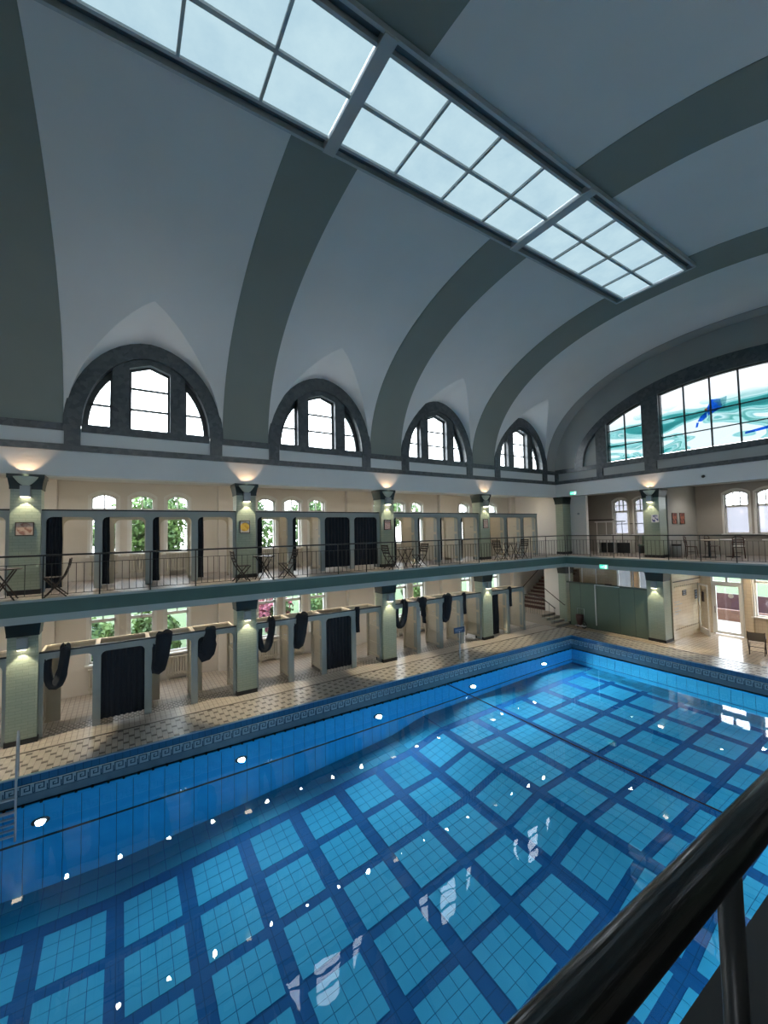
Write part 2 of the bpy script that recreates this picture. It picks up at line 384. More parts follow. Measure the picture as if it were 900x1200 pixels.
for k in range(-2, 4):
    y = k*D if k < 3 else YSK
    if k > -2 and k < 3: MB().box(SX1-.02, SX2+.02, y-.12, y+.12, ZSK-.03, 12.70).build('beam', 'fascia_grey', sk)
for o in [c for c in COL.objects if c.name.startswith('beam')]: o.data.materials[0] = M['sky_frame']
MB().box(XC-.035, XC+.035, YN, YSK-.05, ZSK+.02, 12.66).build('glazing_bar', 'win_dark', sk)
COL.objects['glazing_bar'].data.materials[0] = M['sky_frame']
bar = MB().box(px0, px1, -.025, .025, 12.555, 12.655).mesh('glazing_bar', 'win_dark'); bar.materials[0] = M['sky_frame']
for k in range(-2, 3):
    a = k*D+.12; b = (k+1)*D-.12 if k < 2 else YSK-.05
    p = (b-a)/4
    for i in range(4):
        if i: link('glazing_bar', bar, sk, loc=(0, a+p*i, 0))
        for x0, x1 in ((px0, XC-.035), (XC+.035, px1)):
            MB().box(x0, x1, a+p*i+.015, a+p*(i+1)-.015, 12.61, 12.625).build('pane', 'skylight', sk)

# ------------------------------------------------------------------ long side walls above the columns, stone bands, lunette windows
def wall_above(side):
    xo = 0 if side == 0 else XR; sg = 1 if side == 0 else -1
    nm = ('wall_left', 'wall_right')[side]
    b = lambda a, c: (min(xo+sg*a, xo+sg*c), max(xo+sg*a, xo+sg*c))
    mb = MB(); x0, x1 = b(-.35, 0); mb.box(x0, x1, YN, YE+.3, ZL, 7.95); struct(nm, mb, 'plaster')
    global n_trim
    st = MB(); x0, x1 = b(-.02, .045)
    st.box(x0, x1, YN, YE, 7.33, 7.50)
    last = YN
    for k in range(-2, 4):
        c = (k+.5)*D
        st.box(x0, x1, last, c-LA, 7.86, 8.05); last = c+LA
        x2, x3 = b(-.3, .03); st.box(x2, x3, c-1.6, c+1.6, 7.86, 8.08)
        for s in (-1, 1): st.box(x0, x1+.01, c+s*1.62-(.35 if s < 0 else 0), c+s*1.62+(.35 if s > 0 else 0), 7.50, 8.05)
    st.box(x0, x1, last, YE, 7.86, 8.05); struct('trim_%d' % n_trim, st, 'stone'); n_trim += 1
    for k in range(-2, 4):
        c = (k+.5)*D; ring = MB(); n = 32; A = []
        for i in range(n+1):
            t = math.pi*i/n; dy = -math.cos(t)
            po = .08*max(0, 1-abs(dy))
            A.append(((c+(LA+.03)*dy, ZC2-.02+(LB+.06)*math.sin(t)+po), (c+1.6*dy, ZC2-.02+2.08*math.sin(t)+po)))
        X0, X1 = b(-.35, .06)
        for i in range(n):
            (a, q), (a2, q2) = A[i], A[i+1]
            ring.hexa([(X0, *a), (X1, *a), (X1, *q), (X0, *q), (X0, *a2), (X1, *a2), (X1, *q2), (X0, *q2)])
        zi = lambda dy: ZC2-.02+2.08*math.sqrt(max(0, 1-(dy/1.6)**2))+.10*max(0, 1-abs(dy)/1.6)**2+.03
        X2, X3 = b(-.28, -.02)
        for s in (-1, 1):
            ring.prism([(c+s*.52, 8.04), (c+s*.92, 8.04), (c+s*.92, zi(.92)), (c+s*.72, zi(.72)), (c+s*.52, zi(.52))], 'x', X2, X3)
            ring.prism([(c, 10.02), (c+s*.52, 9.84), (c+s*.52, zi(.52)), (c+s*.25, zi(.25)), (c, zi(0))], 'x', X2, X3)
        struct('trim_%d' % n_trim, ring, 'stone'); n_trim += 1
        # the three lights of the window
        wn = skel('window_%d' % (2+k+2+side*6)); f = MB(); X4, X5 = b(-.26, -.20); XG = xo-sg*.23
        for s in (-1, 1): f.box(X4, X5, c+s*.49-.03, c+s*.49+.03, 8.06, 9.84)
        f.box(X4, X5, c-.52, c+.52, 8.06, 8.11)
        for s in (-1, 1): f.prism([(c, 9.96), (c+s*.49, 9.78), (c+s*.49, 9.86), (c, 10.04)], 'x', X4, X5)
        for z in (8.70, 9.31): f.box(X4, X5, c-.46, c+.46, z-.028, z+.028)
        ze_ = lambda dy: ZC2+1.98*math.sqrt(max(0, 1-(dy/1.55)**2))
        for s in (-1, 1):
            f.box(X4, X5, c+s*.95-.03, c+s*.95+.03, 8.06, ze_(.92)); f.box(X4, X5, min(c+s*.95, c+s*1.53), max(c+s*.95, c+s*1.53), 8.06, 8.11)
            f.box(X4, X5, min(c+s*.95, c+s*1.47), max(c+s*.95, c+s*1.47), 8.68, 8.735)
            for i in range(8):
                a = .92+.63*i/8; a2 = .92+.63*(i+1)/8; e = .07
                A1, A2 = [(lambda q: (c+s*1.63*q[0], ZC2-.02+2.12*q[1]))((math.cos(th), math.sin(th))) for th in (R(56-56*i/8), R(56-56*(i+1)/8))]
                B1, B2 = [(c+s*1.47*math.cos(th), ZC2+1.90*math.sin(th)) for th in (R(56-56*i/8), R(56-56*(i+1)/8))]
                f.prism([A1, A2, B2, B1], 'x', X4, X5)
        f.build('frame', 'win_dark', wn)
        for z0, z1 in ((8.11, 8.68), (8.72, 9.29)): MB().box(XG-.004, XG+.004, c-.46, c+.46, z0, z1).build('pane', 'glass', wn)
        MB().prism([(c-.46, 9.33), (c+.46, 9.33), (c+.46, 9.80), (c, 9.97), (c-.46, 9.80)], 'x', XG-.004, XG+.004).build('pane', 'glass', wn)
        for s in (-1, 1):
            MB().box(XG-.004, XG+.004, *sorted((c+s*.98, c+s*1.47)), 8.11, 8.70).build('pane', 'glass', wn)
            pp = [(c+s*.98, 8.73), (c+s*1.44, 8.73)] + [(c+s*1.50*math.cos(R(q)), ZC2+1.95*math.sin(R(q))) for q in (22, 30, 38, 45, 49)]
            MB().prism(pp, 'x', XG-.004, XG+.004).build('pane', 'glass', wn)
wall_above(0); wall_above(1)

# ------------------------------------------------------------------ end wall with the great painted window
def ell(x, a, b): return ZC2 + b*math.sqrt(max(0, 1-((x-XC)/a)**2))
mb = MB(); N = 60
oa, ob, ia, ib = 6.42, 3.56, 5.97, 2.95
P0, P1, P2 = [], [], []
for i in range(N+1):
    t = math.pi*i/N; cx_, sx_ = -math.cos(t), math.sin(t)
    P1.append((XC+oa*cx_, ZC2+ob*sx_)); P2.append((XC+ia*cx_*(1+.02*sx_), ZC2+ib*sx_**.85))
    x = XC+XC*cx_; P0.append((x, ze(x)))
mb.grid([[(a, YE, b) for a, b in P0], [(a, YE, b) for a, b in P1]], 0, False)
mb.box(0, XR, YE, YE+.35, ZL, 7.95)
struct('wall_end', mb, 'end_wall')
mb = MB().box(0, XR, YE-.006, YE, ZL, 7.40); struct('trim_%d' % n_trim, mb, 'plaster'); n_trim += 1
st = MB()
for i in range(N):
    a, a2, q, q2 = P1[i], P1[i+1], P2[i], P2[i+1]
    st.hexa([(a[0], YE-.06, a[1]), (a[0], YE+.4, a[1]), (q[0], YE+.4, q[1]), (q[0], YE-.06, q[1]), (a2[0], YE-.06, a2[1]), (a2[0], YE+.4, a2[1]), (q2[0], YE+.4, q2[1]), (q2[0], YE-.06, q2[1])])
def zin(x):
    t = min(1, abs(x-XC)/ia); return ZC2+ib*max(0, 1-t*t)**.425
st.box(0, XR, YE-.045, YE+.02, 7.33, 7.50); st.box(0, XR, YE-.045, YE+.3, 7.88, 8.10)
for x0, x1 in ((0, .22), (2.31, 2.62), (4.51, 5.00), (10.2, 10.7), (12.5, 12.9)): st.box(x0, x1, YE-.05, YE+.02, 7.50, 7.9)
for x0, x1 in ((2.31, 2.84), (4.46, 5.15), (10.03, 10.72), (12.34, 12.87)):
    st.prism([(x0, 8.05), (x1, 8.05), (x1, zin(x1)+.05), (x0, zin(x0)+.05)], 'y', YE-.04, YE+.35)
struct('trim_%d' % n_trim, st, 'stone'); n_trim += 1
pl = MB()
for s in (0, 1):
    xs_ = [1.6+.71*i/8 for i in range(9)]; q = [(2.35, 8.05)] + [(x, zin(x)+.04) for x in reversed(xs_)]
    q = [(x if s == 0 else XR-x, z) for x, z in q]; pl.prism(q, 'y', YE+.1, YE+.3)
struct('trim_%d' % n_trim, pl, 'end_wall'); n_trim += 1
nw = 14
def big_window(x0, x1, mull, bars=(8.85, 9.60), rise=.1):
    global nw
    wn = skel('window_%d' % nw); nw += 1; f = MB(); y0, y1 = YE+.10, YE+.17
    xs_ = [x0]+list(mull)+[x1]; top = lambda x: zin(x)-.04
    for x in xs_: f.box(x-.025, x+.025, y0, y1, 8.08, top(x)+.02)
    f.box(x0, x1, y0, y1, 8.08, 8.14)
    for z in bars: f.box(x0, x1, y0, y1, z-.018, z+.018)
    m = 16
    for i in range(m):
        a = x0+(x1-x0)*i/m; b = x0+(x1-x0)*(i+1)/m; f.prism([(a, top(a)), (b, top(b)), (b, top(b)+.12), (a, top(a)+.12)], 'y', y0, y1)
    f.build('frame', 'win_dark', wn)
    for i in range(len(xs_)-1):
        a, b = xs_[i]+.025, xs_[i+1]-.025; lv = [8.14]+list(bars)+[99]
        for j in range(len(lv)-1):
            z0, z1 = lv[j]+.018, lv[j+1]-.018
            if z0 > min(top(a), top(b)): continue
            cc = [(a+(b-a)*t/5) for t in range(5, -1, -1)]
            pts = [(a, z0), (b, z0)]+[(x, min(z1, top(x))) for x in cc]
            MB().prism(pts, 'y', YE+.13, YE+.138).build('pane', 'stained', wn)
    return wn
big_window(2.84, 4.46, (3.65,)); W2 = big_window(5.15, 10.03, (6.07, 6.98, 7.89, 8.80, 9.4)); big_window(10.72, 12.34, (11.53,))
# painted diver: shapes of blue, grey and red glass fixed on the panes
yy = YE+.12
def patch(pts, m): MB().prism(pts, 'y', yy, yy+.008).build('painted_piece', m, W2)
patch([(7.02, 10.02), (7.30, 9.98), (7.36, 9.62), (7.12, 9.50), (6.88, 9.40), (6.86, 9.72)], 'glass_blue')
patch([(6.86, 9.60), (6.84, 9.36), (6.66, 9.22), (6.52, 9.24), (6.62, 9.42)], 'glass_blue')
patch([(6.56, 9.20), (6.48, 9.20), (6.44, 9.0), (6.52, 9.02)], 'glass_blue')
patch([(7.06, 9.95), (7.52, 10.02), (7.46, 9.66), (7.38, 9.55)], 'glass_grey')
patch([(6.78, 9.70), (6.88, 9.72), (6.86, 9.58), (6.78, 9.58)], 'glass_red')
patch([(8.0, 8.5), (8.8, 8.62), (8.8, 8.5), (8.0, 8.42)], 'glass_blue')
mb = MB().box(-.3, XR+.3, YN-.3, YN, -.3, 13.2); struct('wall_near', mb, 'end_wall')

# ------------------------------------------------------------------ walls with window openings
def wall_holes(name, ax, s0, s1, z0, z1, d0, d1, holes, m):
    """holes: (s0, s1, z0, z1, rise); holes that share s0 stack"""
    mb = MB(); cols = {}
    for h in holes: cols.setdefault((h[0], h[1]), []).append(h)
    cur = s0
    for (a, b) in sorted(cols):
        if a > cur: mb.prism([(cur, z0), (a, z0), (a, z1), (cur, z1)], ax, d0, d1)
        z = z0
        for h in sorted(cols[(a, b)], key=lambda q: q[2]):
            n = 8 if h[4] else 1
            zt = lambda t, h=h: h[3]-h[4]*(2*t-1)**2
            if z == z0:
                if h[2] > z: mb.prism([(a, z), (b, z), (b, h[2]), (a, h[2])], ax, d0, d1)
            else:
                for i in range(8):
                    mb.prism([(a+(b-a)*i/8, pz(i/8)), (a+(b-a)*(i+1)/8, pz((i+1)/8)), (a+(b-a)*(i+1)/8, h[2]), (a+(b-a)*i/8, h[2])], ax, d0, d1)
            z = h[3]; pz = zt
        for i in range(8):
            mb.prism([(a+(b-a)*i/8, pz(i/8)), (a+(b-a)*(i+1)/8, pz((i+1)/8)), (a+(b-a)*(i+1)/8, z1), (a+(b-a)*i/8, z1)], ax, d0, d1)
        cur = b
    if cur < s1: mb.prism([(cur, z0), (s1, z0), (s1, z1), (cur, z1)], ax, d0, d1)
    return struct(name, mb, m)
def case_window(ax, a, b, z0, z1, rise, d, sg, transom=None, nm=1, pm='glass', surround=True, upper_bars=False, big='glass'):
    """casement with white frame; d: depth coordinate of the inner wall face, sg: direction into the room"""
    global nw
    wn = skel('window_%d' % nw); nw += 1; f = MB()
    d0, d1 = sorted((d-sg*.16, d-sg*.09)); dg = d-sg*.125
    zt = lambda s: z1-rise*(2*(s-a)/(b-a)-1)**2
    def rect(s0, s1, q0, q1, e0=d0, e1=d1, mbb=f): mbb.prism([(s0, q0), (s1, q0), (s1, q1), (s0, q1)], ax, e0, e1)
    rect(a, a+.05, z0, zt(a)); rect(b-.05, b, z0, zt(a)); rect(a, b, z0, z0+.06)
    for i in range(8):
        s, t = a+(b-a)*i/8, a+(b-a)*(i+1)/8; f.prism([(s, zt(s)-.07), (t, zt(t)-.07), (t, zt(t)), (s, zt(s))], ax, d0, d1)
    if transom: rect(a, b, transom-.05, transom+.05)
    ms = [a+.05+(b-a-.1)*i/nm for i in range(nm+1)]
    for s in ms[1:-1]: rect(s-.018, s+.018, transom or z0, zt(s)-.05)
    if upper_bars: rect(a, b, (transom+z1)/2-.015, (transom+z1)/2+.015)
    f.build('frame', 'win_white', wn)
    if surround:
        q = MB(); e0, e1 = sorted((d, d+sg*.03))
        for s in (a-.09, b): rect(s, s+.09, z0, zt(a), e0, e1, q)
        for i in range(8):
            s, t = a-.09+(b-a+.18)*i/8, a-.09+(b-a+.18)*(i+1)/8
            zz = lambda s: z1-(rise)*(2*(s-(a-.09))/(b-a+.18)-1)**2*1.15
            q.prism([(s, zz(s)), (t, zz(t)), (t, zz(t)+.10), (s, zz(s)+.10)], ax, e0, e1)
        q.build('surround', 'win_white', wn)
        si = MB(); e0, e1 = sorted((d, d+sg*.12)); rect(a-.12, b+.12, z0-.05, z0, e0, e1, si); si.build('window_sill', 'win_white', wn)
    g0, g1 = dg-.004, dg+.004
    if transom: MB().prism([(a+.05, z0+.06), (b-.05, z0+.06), (b-.05, transom-.05), (a+.05, transom-.05)], ax, g0, g1).build('pane', big, wn)
    lo = (transom+.05) if transom else z0+.06
    for i in range(nm):
        s, t = ms[i]+.01, ms[i+1]-.01
        MB().prism([(s, lo), (t, lo)]+[(t+(s-t)*j/4, zt(t+(s-t)*j/4)-.06) for j in range(5)], ax, g0, g1).build('pane', pm, wn)
    return wn
HS = []
for k in range(-2, 4):
    for o in (1.55, 2.65, 3.75):
        c = k*D+o; HS += [(c-.36, c+.36, .92, 2.92, 0), (c-.36, c+.36, 4.42, 6.50, .16)]
wall_holes('wall_left_back', 'x', YN, YB+.3, 0, 7.0, XB-.35, XB, HS, 'beige_wall')
for k in range(-1, 4):
    for o in (1.55, 2.65, 3.75):
        c = k*D+o
        case_window('x', c-.36, c+.36, 0.92, 2.92, 0, XB, 1, transom=2.28, nm=2, surround=True)
        case_window('x', c-.36, c+.36, 4.42, 6.50, .16, XB, 1, transom=5.95, nm=2)
struct('wall_right_back', MB().box(18.2, 18.55, YN, YB+.3, 0, 7.0), 'beige_wall')
HE = []
for c in (1.47, 2.57): HE += [(c-.37, c+.37, .92, 2.92, 0), (c-.37, c+.37, 4.60, 6.55, .16)]
HE += [(3.67-.37, 3.67+.37, .92, 2.92, 0), (5.40, 6.62, .0, 2.85, 0)]
for c in (6.55, 7.68, 8.8, 11.5, 12.6): HE += [(c-.43, c+.43, 4.60, 6.55, .16)] if c != 6.55 else []
# wall pieces of the end hall: lower and upper storey separately, openings differ
wall_holes('wall_end_back', 'y', XB-.35, 18.55, 0, 3.3, YB, YB+.3, [(c-.37, c+.37, .92, 2.92, 0) for c in (1.47, 2.57, 3.67)]+[(5.42, 6.62, 0, 2.85, 0), (7.0, 7.9, 1.0, 2.92, 0), (8.3, 9.2, 1.0, 2.92, 0)], 'cream_tile_x')
wall_holes('wall_end_upper', 'y', XB-.35, 18.55, 3.3, 7.0, YB, YB+.3, [(c-.37, c+.37, 4.60, 6.55, .16) for c in (1.47, 2.57)]+[(c-.43, c+.43, 4.60, 6.55, .16) for c in (6.55, 7.68, 8.81, 11.5)], 'grey_wall')
for c in (1.47, 2.57): case_window('y', c-.37, c+.37, 4.60, 6.55, .16, YB, -1, transom=5.85, nm=3, pm='glass_frost', upper_bars=True, big='glass_frost')
for c in (6.55, 7.68, 8.81): case_window('y', c-.43, c+.43, 4.60, 6.55, .16, YB, -1, transom=5.85, nm=3, upper_bars=True, big='glass_frost')
for c in (1.47, 2.57, 3.67): case_window('y', c-.37, c+.37, .92, 2.92, 0, YB, -1, surround=False, pm='glass_frost', big='glass_frost')
for c in (7.45, 8.75): case_window('y', c-.45, c+.45, 1.0, 2.92, 0, YB, -1, surround=True, big='glass', transom=2.5)
mb = MB().box(XB, 0, 21.75, 21.9, H, 6.9); mb.box(-.95, 0, 21.72, 21.9, 0, 3.12); struct('wall_end_aisle', mb, 'beige_wall')
mb = MB().box(.37, 1.25, 22.35, 22.55, H, 6.9); struct('wall_end_pier', mb, 'plaster')
mb = MB().box(4.72, 5.02, 22.38, YB, 0, 3.12); struct('wall_side_lower', mb, 'cream_tile')
mb = MB().box(4.72, 5.02, 22.38, YB, H, 6.9); struct('wall_side_upper', mb, 'end_wall')
for k in range(-2, 5):   # pilasters on the back wall behind each column
    mb = MB().box(XB, XB+.22, k*D-.32, k*D+.32, 0, 3.12).box(XB, XB+.22, k*D-.32, k*D+.32, H, 6.88); struct('pilaster', mb, 'beige_wall')
# aisle ceilings and roofs
mb = MB().box(XB-.35, -.35, YN, YB+.3, 6.88, 7.05); mb.box(-.35, XR+.35, YE+.35, YB+.3, 6.88, 7.05); mb.box(XR+.35, 18.55, YN, YB+.3, 6.88, 7.05)
struct('ceiling_gallery', mb, 'aisle_ceiling')
# ------------------------------------------------------------------ gallery slabs
mb = MB().box(XB, XS-.03, YN, YB, 3.12, 3.62).box(XS-.03, XSR+.03, YE-XS+.03, YB, 3.12, 3.62).box(XSR+.03, 18.2, YN, YB, 3.12, 3.62)
struct('ceiling_slab', mb, 'aisle_ceiling')
mb = MB().box(XB, XS-.12, YN, YB, 3.62, H).box(XS-.12, XSR+.12, YE-XS+.12, YB, 3.62, H)
struct('floor_gallery', mb, 'gal_floor')
struct('floor_near_gallery', MB().box(XSR-.01, 18.2, YN, YB, 3.60, H+.002), 'near_floor_shaded')
ye = YE-XS
mb = MB().box(XS-.03, XS, YN, ye, 3.29, 3.60).box(XS-.03, XSR+.03, ye, ye+.03, 3.29, 3.60).box(XSR, XSR+.03, YN, ye, 3.29, 3.60)
struct('trim_%d' % n_trim, mb, 'fascia'); n_trim += 1
mb = MB().box(XS-.03, XS-.012, YN, ye+.012, 3.12, 3.29).box(XS-.03, XSR+.03, ye+.012, ye+.03, 3.12, 3.29).box(XSR+.012, XSR+.03, YN, ye+.012, 3.12, 3.29)
mb.box(XS-.12, XS+.015, YN, ye, 3.60, 3.655).box(XS-.12, XSR+.12, ye-.015, ye+.12, 3.60, 3.655)
struct('trim_%d' % n_trim, mb, 'fascia_grey'); n_trim += 1

# ------------------------------------------------------------------ columns
def column(x0, x1, y0, y1, z0, z1, zc):
    c = skel('column')
    MB().box(x0, x1, y0, y1, z0+.12, zc).build('shaft', 'col_tile', c)
    MB().box(x0-.02, x1+.02, y0-.02, y1+.02, z0, z0+.12).build('plinth', 'black', c)
    cp = MB(); e = .055
    cp.box(x0-.02, x1+.02, y0-.02, y1+.02, zc, zc+.07)
    zz = z1-.10
    cp.hexa([(x0-.02, y0-.02, zc+.07), (x1+.02, y0-.02, zc+.07), (x1+.02, y1+.02, zc+.07), (x0-.02, y1+.02, zc+.07), (x0-e, y0-e, zz), (x1+e, y0-e, zz), (x1+e, y1+e, zz), (x0-e, y1+e, zz)])
    cp.box(x0-e-.015, x1+e+.015, y0-e-.015, y1+e+.015, zz, z1)
    cp.build('capital', 'capital', c); return c
for k in range(-2, 4):
    column(-.5, 0, k*D-.30, k*D+.30, 0, 3.12, 2.62); column(-.5, 0, k*D-.30, k*D+.30, H, ZL, 6.28)
    column(XR, XR+.5, k*D-.30, k*D+.30, 0, 3.12, 2.62); column(XR, XR+.5, k*D-.30, k*D+.30, H, ZL, 6.28)
for x0, x1 in ((4.32, 4.98), (10.2, 10.86)):
    column(x0, x1, YE, YE+.66, 0, 3.12, 2.62); column(x0, x1, YE, YE+.66, H, ZL, 6.28)
column(-.06, .37, YE, YE+.66, 0, 3.12, 2.62); column(-.06, .37, YE, YE+.66, H, ZL, 6.28)
for o in COL.objects:
    if o.name.startswith('shaft') and o.data.vertices[0].co.y > YE-.01 and o.data.vertices[0].co.x < 14: o.data.materials[0] = M['col_tile_y']
# ------------------------------------------------------------------ pool hall floor
XL = .56    # line between aisle floor and patterned strip
mb = MB().box(XB-.35, XL-.04, YN, YB+.3, -.3, 0); struct('floor', mb, 'aisle_floor')
yl = 21.05
mb = MB().box(XL-.04, 18.5, yl+.04, YB+.3, -.3, 0); struct('floor_end', mb, 'end_floor')
mb = MB().box(XL-.04, XL, YN, yl+.04, -.3, .004).box(XL, 18.5, yl, yl+.04, -.3, .004); struct('trim_%d' % n_trim, mb, 'deck_dark'); n_trim += 1
mb = MB().box(XL-.10, XL-.04, YN, yl+.10, -.01, .006).box(XL-.04, 18.5, yl+.04, yl+.10, -.01, .006); struct('trim_%d' % n_trim, mb, 'deck_light'); n_trim += 1
strip = MB().box(XL, XP-.1, YN, yl, -.3, -.008).box(XP-.1, 18.5, YP+.1, yl, -.3, -.008).box(XPR+.1, 18.5, YN, YP+.1, -.3, -.008).box(XP, XPR, YN, YPN, -.3, -.008)
strip = struct('floor_strip', strip, 'deck_base')
# buff tiles .47 long with dark tiles between them, stepping .215 from row to row; near ones are parts, the rest joined
pw, L = .12, .55
tiles = []
def dtile(a, b, lo, hi, dark, y):
    a, b = max(a, lo), min(b, hi)
    if b-a > .03: tiles.append((a+.004, b-.004, y+.004, y+pw-.004, dark))
n = int((yl-YN)/pw)
for i in range(n):
    y = YN+i*pw; ph = (.68-.55*3+.215*((y-.50)/pw)) % L
    x = XL-L+ph
    while x < XP:
        dtile(x-.045, x+.045, XL+.01, XP-.06, True, y); dtile(x+.045, x+L-.045, XL+.01, XP-.06, False, y); x += L
near = sorted([t for t in tiles if t[2] > .1], key=lambda t: t[2])[:280]
rest = [t for t in tiles if t not in near]
cache = {}
def tile_mesh(w_, h_, m, t=.008):
    key = (round(w_, 3), round(h_, 3), m)
    if key not in cache: cache[key] = MB().box(0, w_, 0, h_, -t, 0).mesh('tile', m)
    return cache[key]
for x0, x1, y0, y1, dk in near: link('tile', tile_mesh(x1-x0, y1-y0, 'deck_dark' if dk else 'deck_light'), strip, loc=(x0, y0, 0))
mb = MB()
for x0, x1, y0, y1, dk in rest: mb.box(x0, x1, y0, y1, -.008, 0, 1 if dk else 0)
tiles = []
n = int((18-XP)/pw)
for i in range(n):
    y = XP+i*pw; ph = (.215*i) % L; x = YP-L+ph
    while x < yl:
        dtile(x-.045, x+.045, YP+.06, yl-.01, True, y); dtile(x+.045, x+L-.045, YP+.06, yl-.01, False, y); x += L
for a, b, c, d_, dk in tiles: mb.box(c, d_, a, b, -.008, 0, 1 if dk else 0)
o = mb.build('joined_tiles', ['deck_light', 'deck_dark'], strip); o['kind'] = 'stuff'
# small brown mosaic tiles set into the cabin thresholds
mb = MB()
for b in range(-1, 4):
    for i in range(5):
        y = b*D+.42+(.0625 if i % 2 else 0)
        while y < b*D+D-.45:
            mb.box(-.66+i*.11, -.615+i*.11, y, y+.085, -.002, .003); y += .125
o = mb.build('mosaic_tiles', 'deck_dark', COL.objects['floor']); o['kind'] = 'stuff'
# pale edge strip
mb = MB().box(XP-.05, XP+.016, YPN, YP+.05, -.02, .004).box(XP+.016, XPR, YP-.016, YP+.05, -.02, .004); struct('trim_%d' % n_trim, mb, 'frieze_tile'); n_trim += 1

# ------------------------------------------------------------------ pool basin
def zf(y):
    pts = [(-20, -4.12), (1.985, -4.12), (9.695, -3.18), (10.98, -2.62), (40, -2.56)]
    for (a, p), (b, q) in zip(pts, pts[1:]):
        if a <= y <= b: return p+(q-p)*(y-a)/(b-a)
basin = skel('swimming_pool'); 
mb = MB()
ys = [YPN-.3, 1.985, 9.695, 10.98, YP+.3]
for a, b in zip(ys, ys[1:]):
    mb.hexa([(XP-.3, a, -4.6), (XPR+.3, a, -4.6), (XPR+.3, b, -4.6), (XP-.3, b, -4.6), (XP-.3, a, zf(a)), (XPR+.3, a, zf(a)), (XPR+.3, b, zf(b)), (XP-.3, b, zf(b))])
mb.build('pool_floor', 'pool_dark', basin)
mb = MB().box(XP-.3, XP-.012, YPN-.3, YP+.3, -4.6, -.70).box(XP, XPR, YP+.012, YP+.3, -4.6, -.70).box(XPR+.012, XPR+.3, YPN, YP, -4.6, -.70).box(XP, XPR, YPN-.3, YPN-.012, -4.6, -.70)
mb.build('pool_wall', 'pool_joint', basin)
def fr(z0, z1, e, mx, my, nm, b=.3):   # ring of the basin's upper wall; e: how far the face stands out
    a = MB().box(XP-b, XP+e, YPN-b, YP+b, z0, z1).box(XPR-e, XPR+b, YPN-b, YP+b, z0, z1); a.build(nm, mx, basin)
    a = MB().box(XP, XPR, YP-e, YP+b, z0, z1).box(XP, XPR, YPN-b, YPN+e, z0, z1); a.build(nm, my, basin)
fr(-.18, -.002, .012, 'navy_tile', 'navy_tile_x', 'edge_band', .11)
fr(-.40, -.18, .0, 'frieze_tile', 'frieze_tile', 'frieze_band')
fr(-.57, -.40, .004, 'plain_tile', 'plain_tile', 'plain_band')
fr(-.72, -.57, -.10, 'gutter', 'gutter', 'overflow_channel')
fr(-.80, -.615, -.10, 'gutter', 'gutter', 'overflow_channel')
mb = MB().box(XP-.02, XP+.03, YPN, YP, -.72, -.62).box(XP, XPR, YP-.03, YP+.02, -.72, -.62); mb.build('overflow_lip', 'pool_wall', basin)
# little drain slots along the channel
mb = MB(); y = YPN+.2
while y < YP: mb.box(XP-.09, XP+.034, y, y+.05, -.64, -.612); y += .30
o = mb.build('drain_slots', 'gutter', basin); o['kind'] = 'stuff'
# frieze: pale lines and meander
def meander(z0, z1, s0, s1, bx):
    u = .24; t = .02; h = z1-z0
    n = int((s1-s0)/u)
    def r(a, b, c, d_): bx(a, b, z0+c*h, z0+d_*h)
    for i in range(n):
        s = s0+i*u
        r(s, s+t, 0, 1); r(s, s+.175, 1-.1, 1); r(s+.175-t, s+.175, .28, 1); r(s+.07, s+.175, .28, .38); r(s+.07, s+.07+t, .28, .66); r(s+.07, s+.115, .58, .66)
        r(s+.21, s+u+t, 0, .10); r(s+.21, s+.21+t, 0, .66)
mb = MB(); meander(-.39, -.205, YPN+.1, YP-.1, lambda a, b, c, d_: mb.box(XP-.01, XP+.004, a, b, c, d_))
meander(-.39, -.205, XP+.1, XPR-.1, lambda a, b, c, d_: mb.box(a, b, YP-.004, YP+.01, c, d_))
mb.box(XP, XP+.005, YPN, YP, -.405, -.395).box(XP, XPR, YP-.005, YP, -.405, -.395)
o = mb.build('meander_frieze', 'key_dark', basin); o['kind'] = 'stuff'
mb = MB().box(XP, XP+.014, YPN, YP, -.198, -.182).box(XP, XPR, YP-.014, YP, -.198, -.182); mb.build('pale_line', 'fascia_grey', basin)
# tall wall tiles below the water, a dark line between the two courses
tw = .33
ta = MB().box(0, .012, 0, tw-.012, -2.14, -.72).mesh('wall_tile', 'pool_wall'); tb = MB().box(0, .012, 0, tw-.012, -4.3, -2.22).mesh('wall_tile', 'pool_wall')
n = int((YP-YPN)/tw)
for i in range(n):
    y = YP-(i+1)*tw
    link('wall_tile', ta, basin, loc=(XP-.012, y+.006, 0)); link('wall_tile', tb, basin, loc=(XP-.012, y+.006, 0))
mb = MB(); mb2 = MB()
for i in range(int((XPR-XP)/tw)):
    x = XP+i*tw
    for z0, z1 in ((-2.14, -.72), (-4.3, -2.22)): mb2.box(x+.006, x+tw-.006, YP, YP+.012, z0, z1)
for i in range(n):
    y = YP-(i+1)*tw
    for z0, z1 in ((-2.14, -.72), (-4.3, -2.22)): mb.box(XPR, XPR+.012, y+.006, y+tw-.006, z0, z1)
o = mb.build('wall_tiles', 'pool_wall', basin); o['kind'] = 'stuff'
o = mb2.build('end_wall_tiles', 'pool_light', basin); o['kind'] = 'stuff'
mb = MB().box(XP-.012, XP+.002, YPN, YP, -2.225, -2.135); mb.build('dark_line', 'gutter', basin)
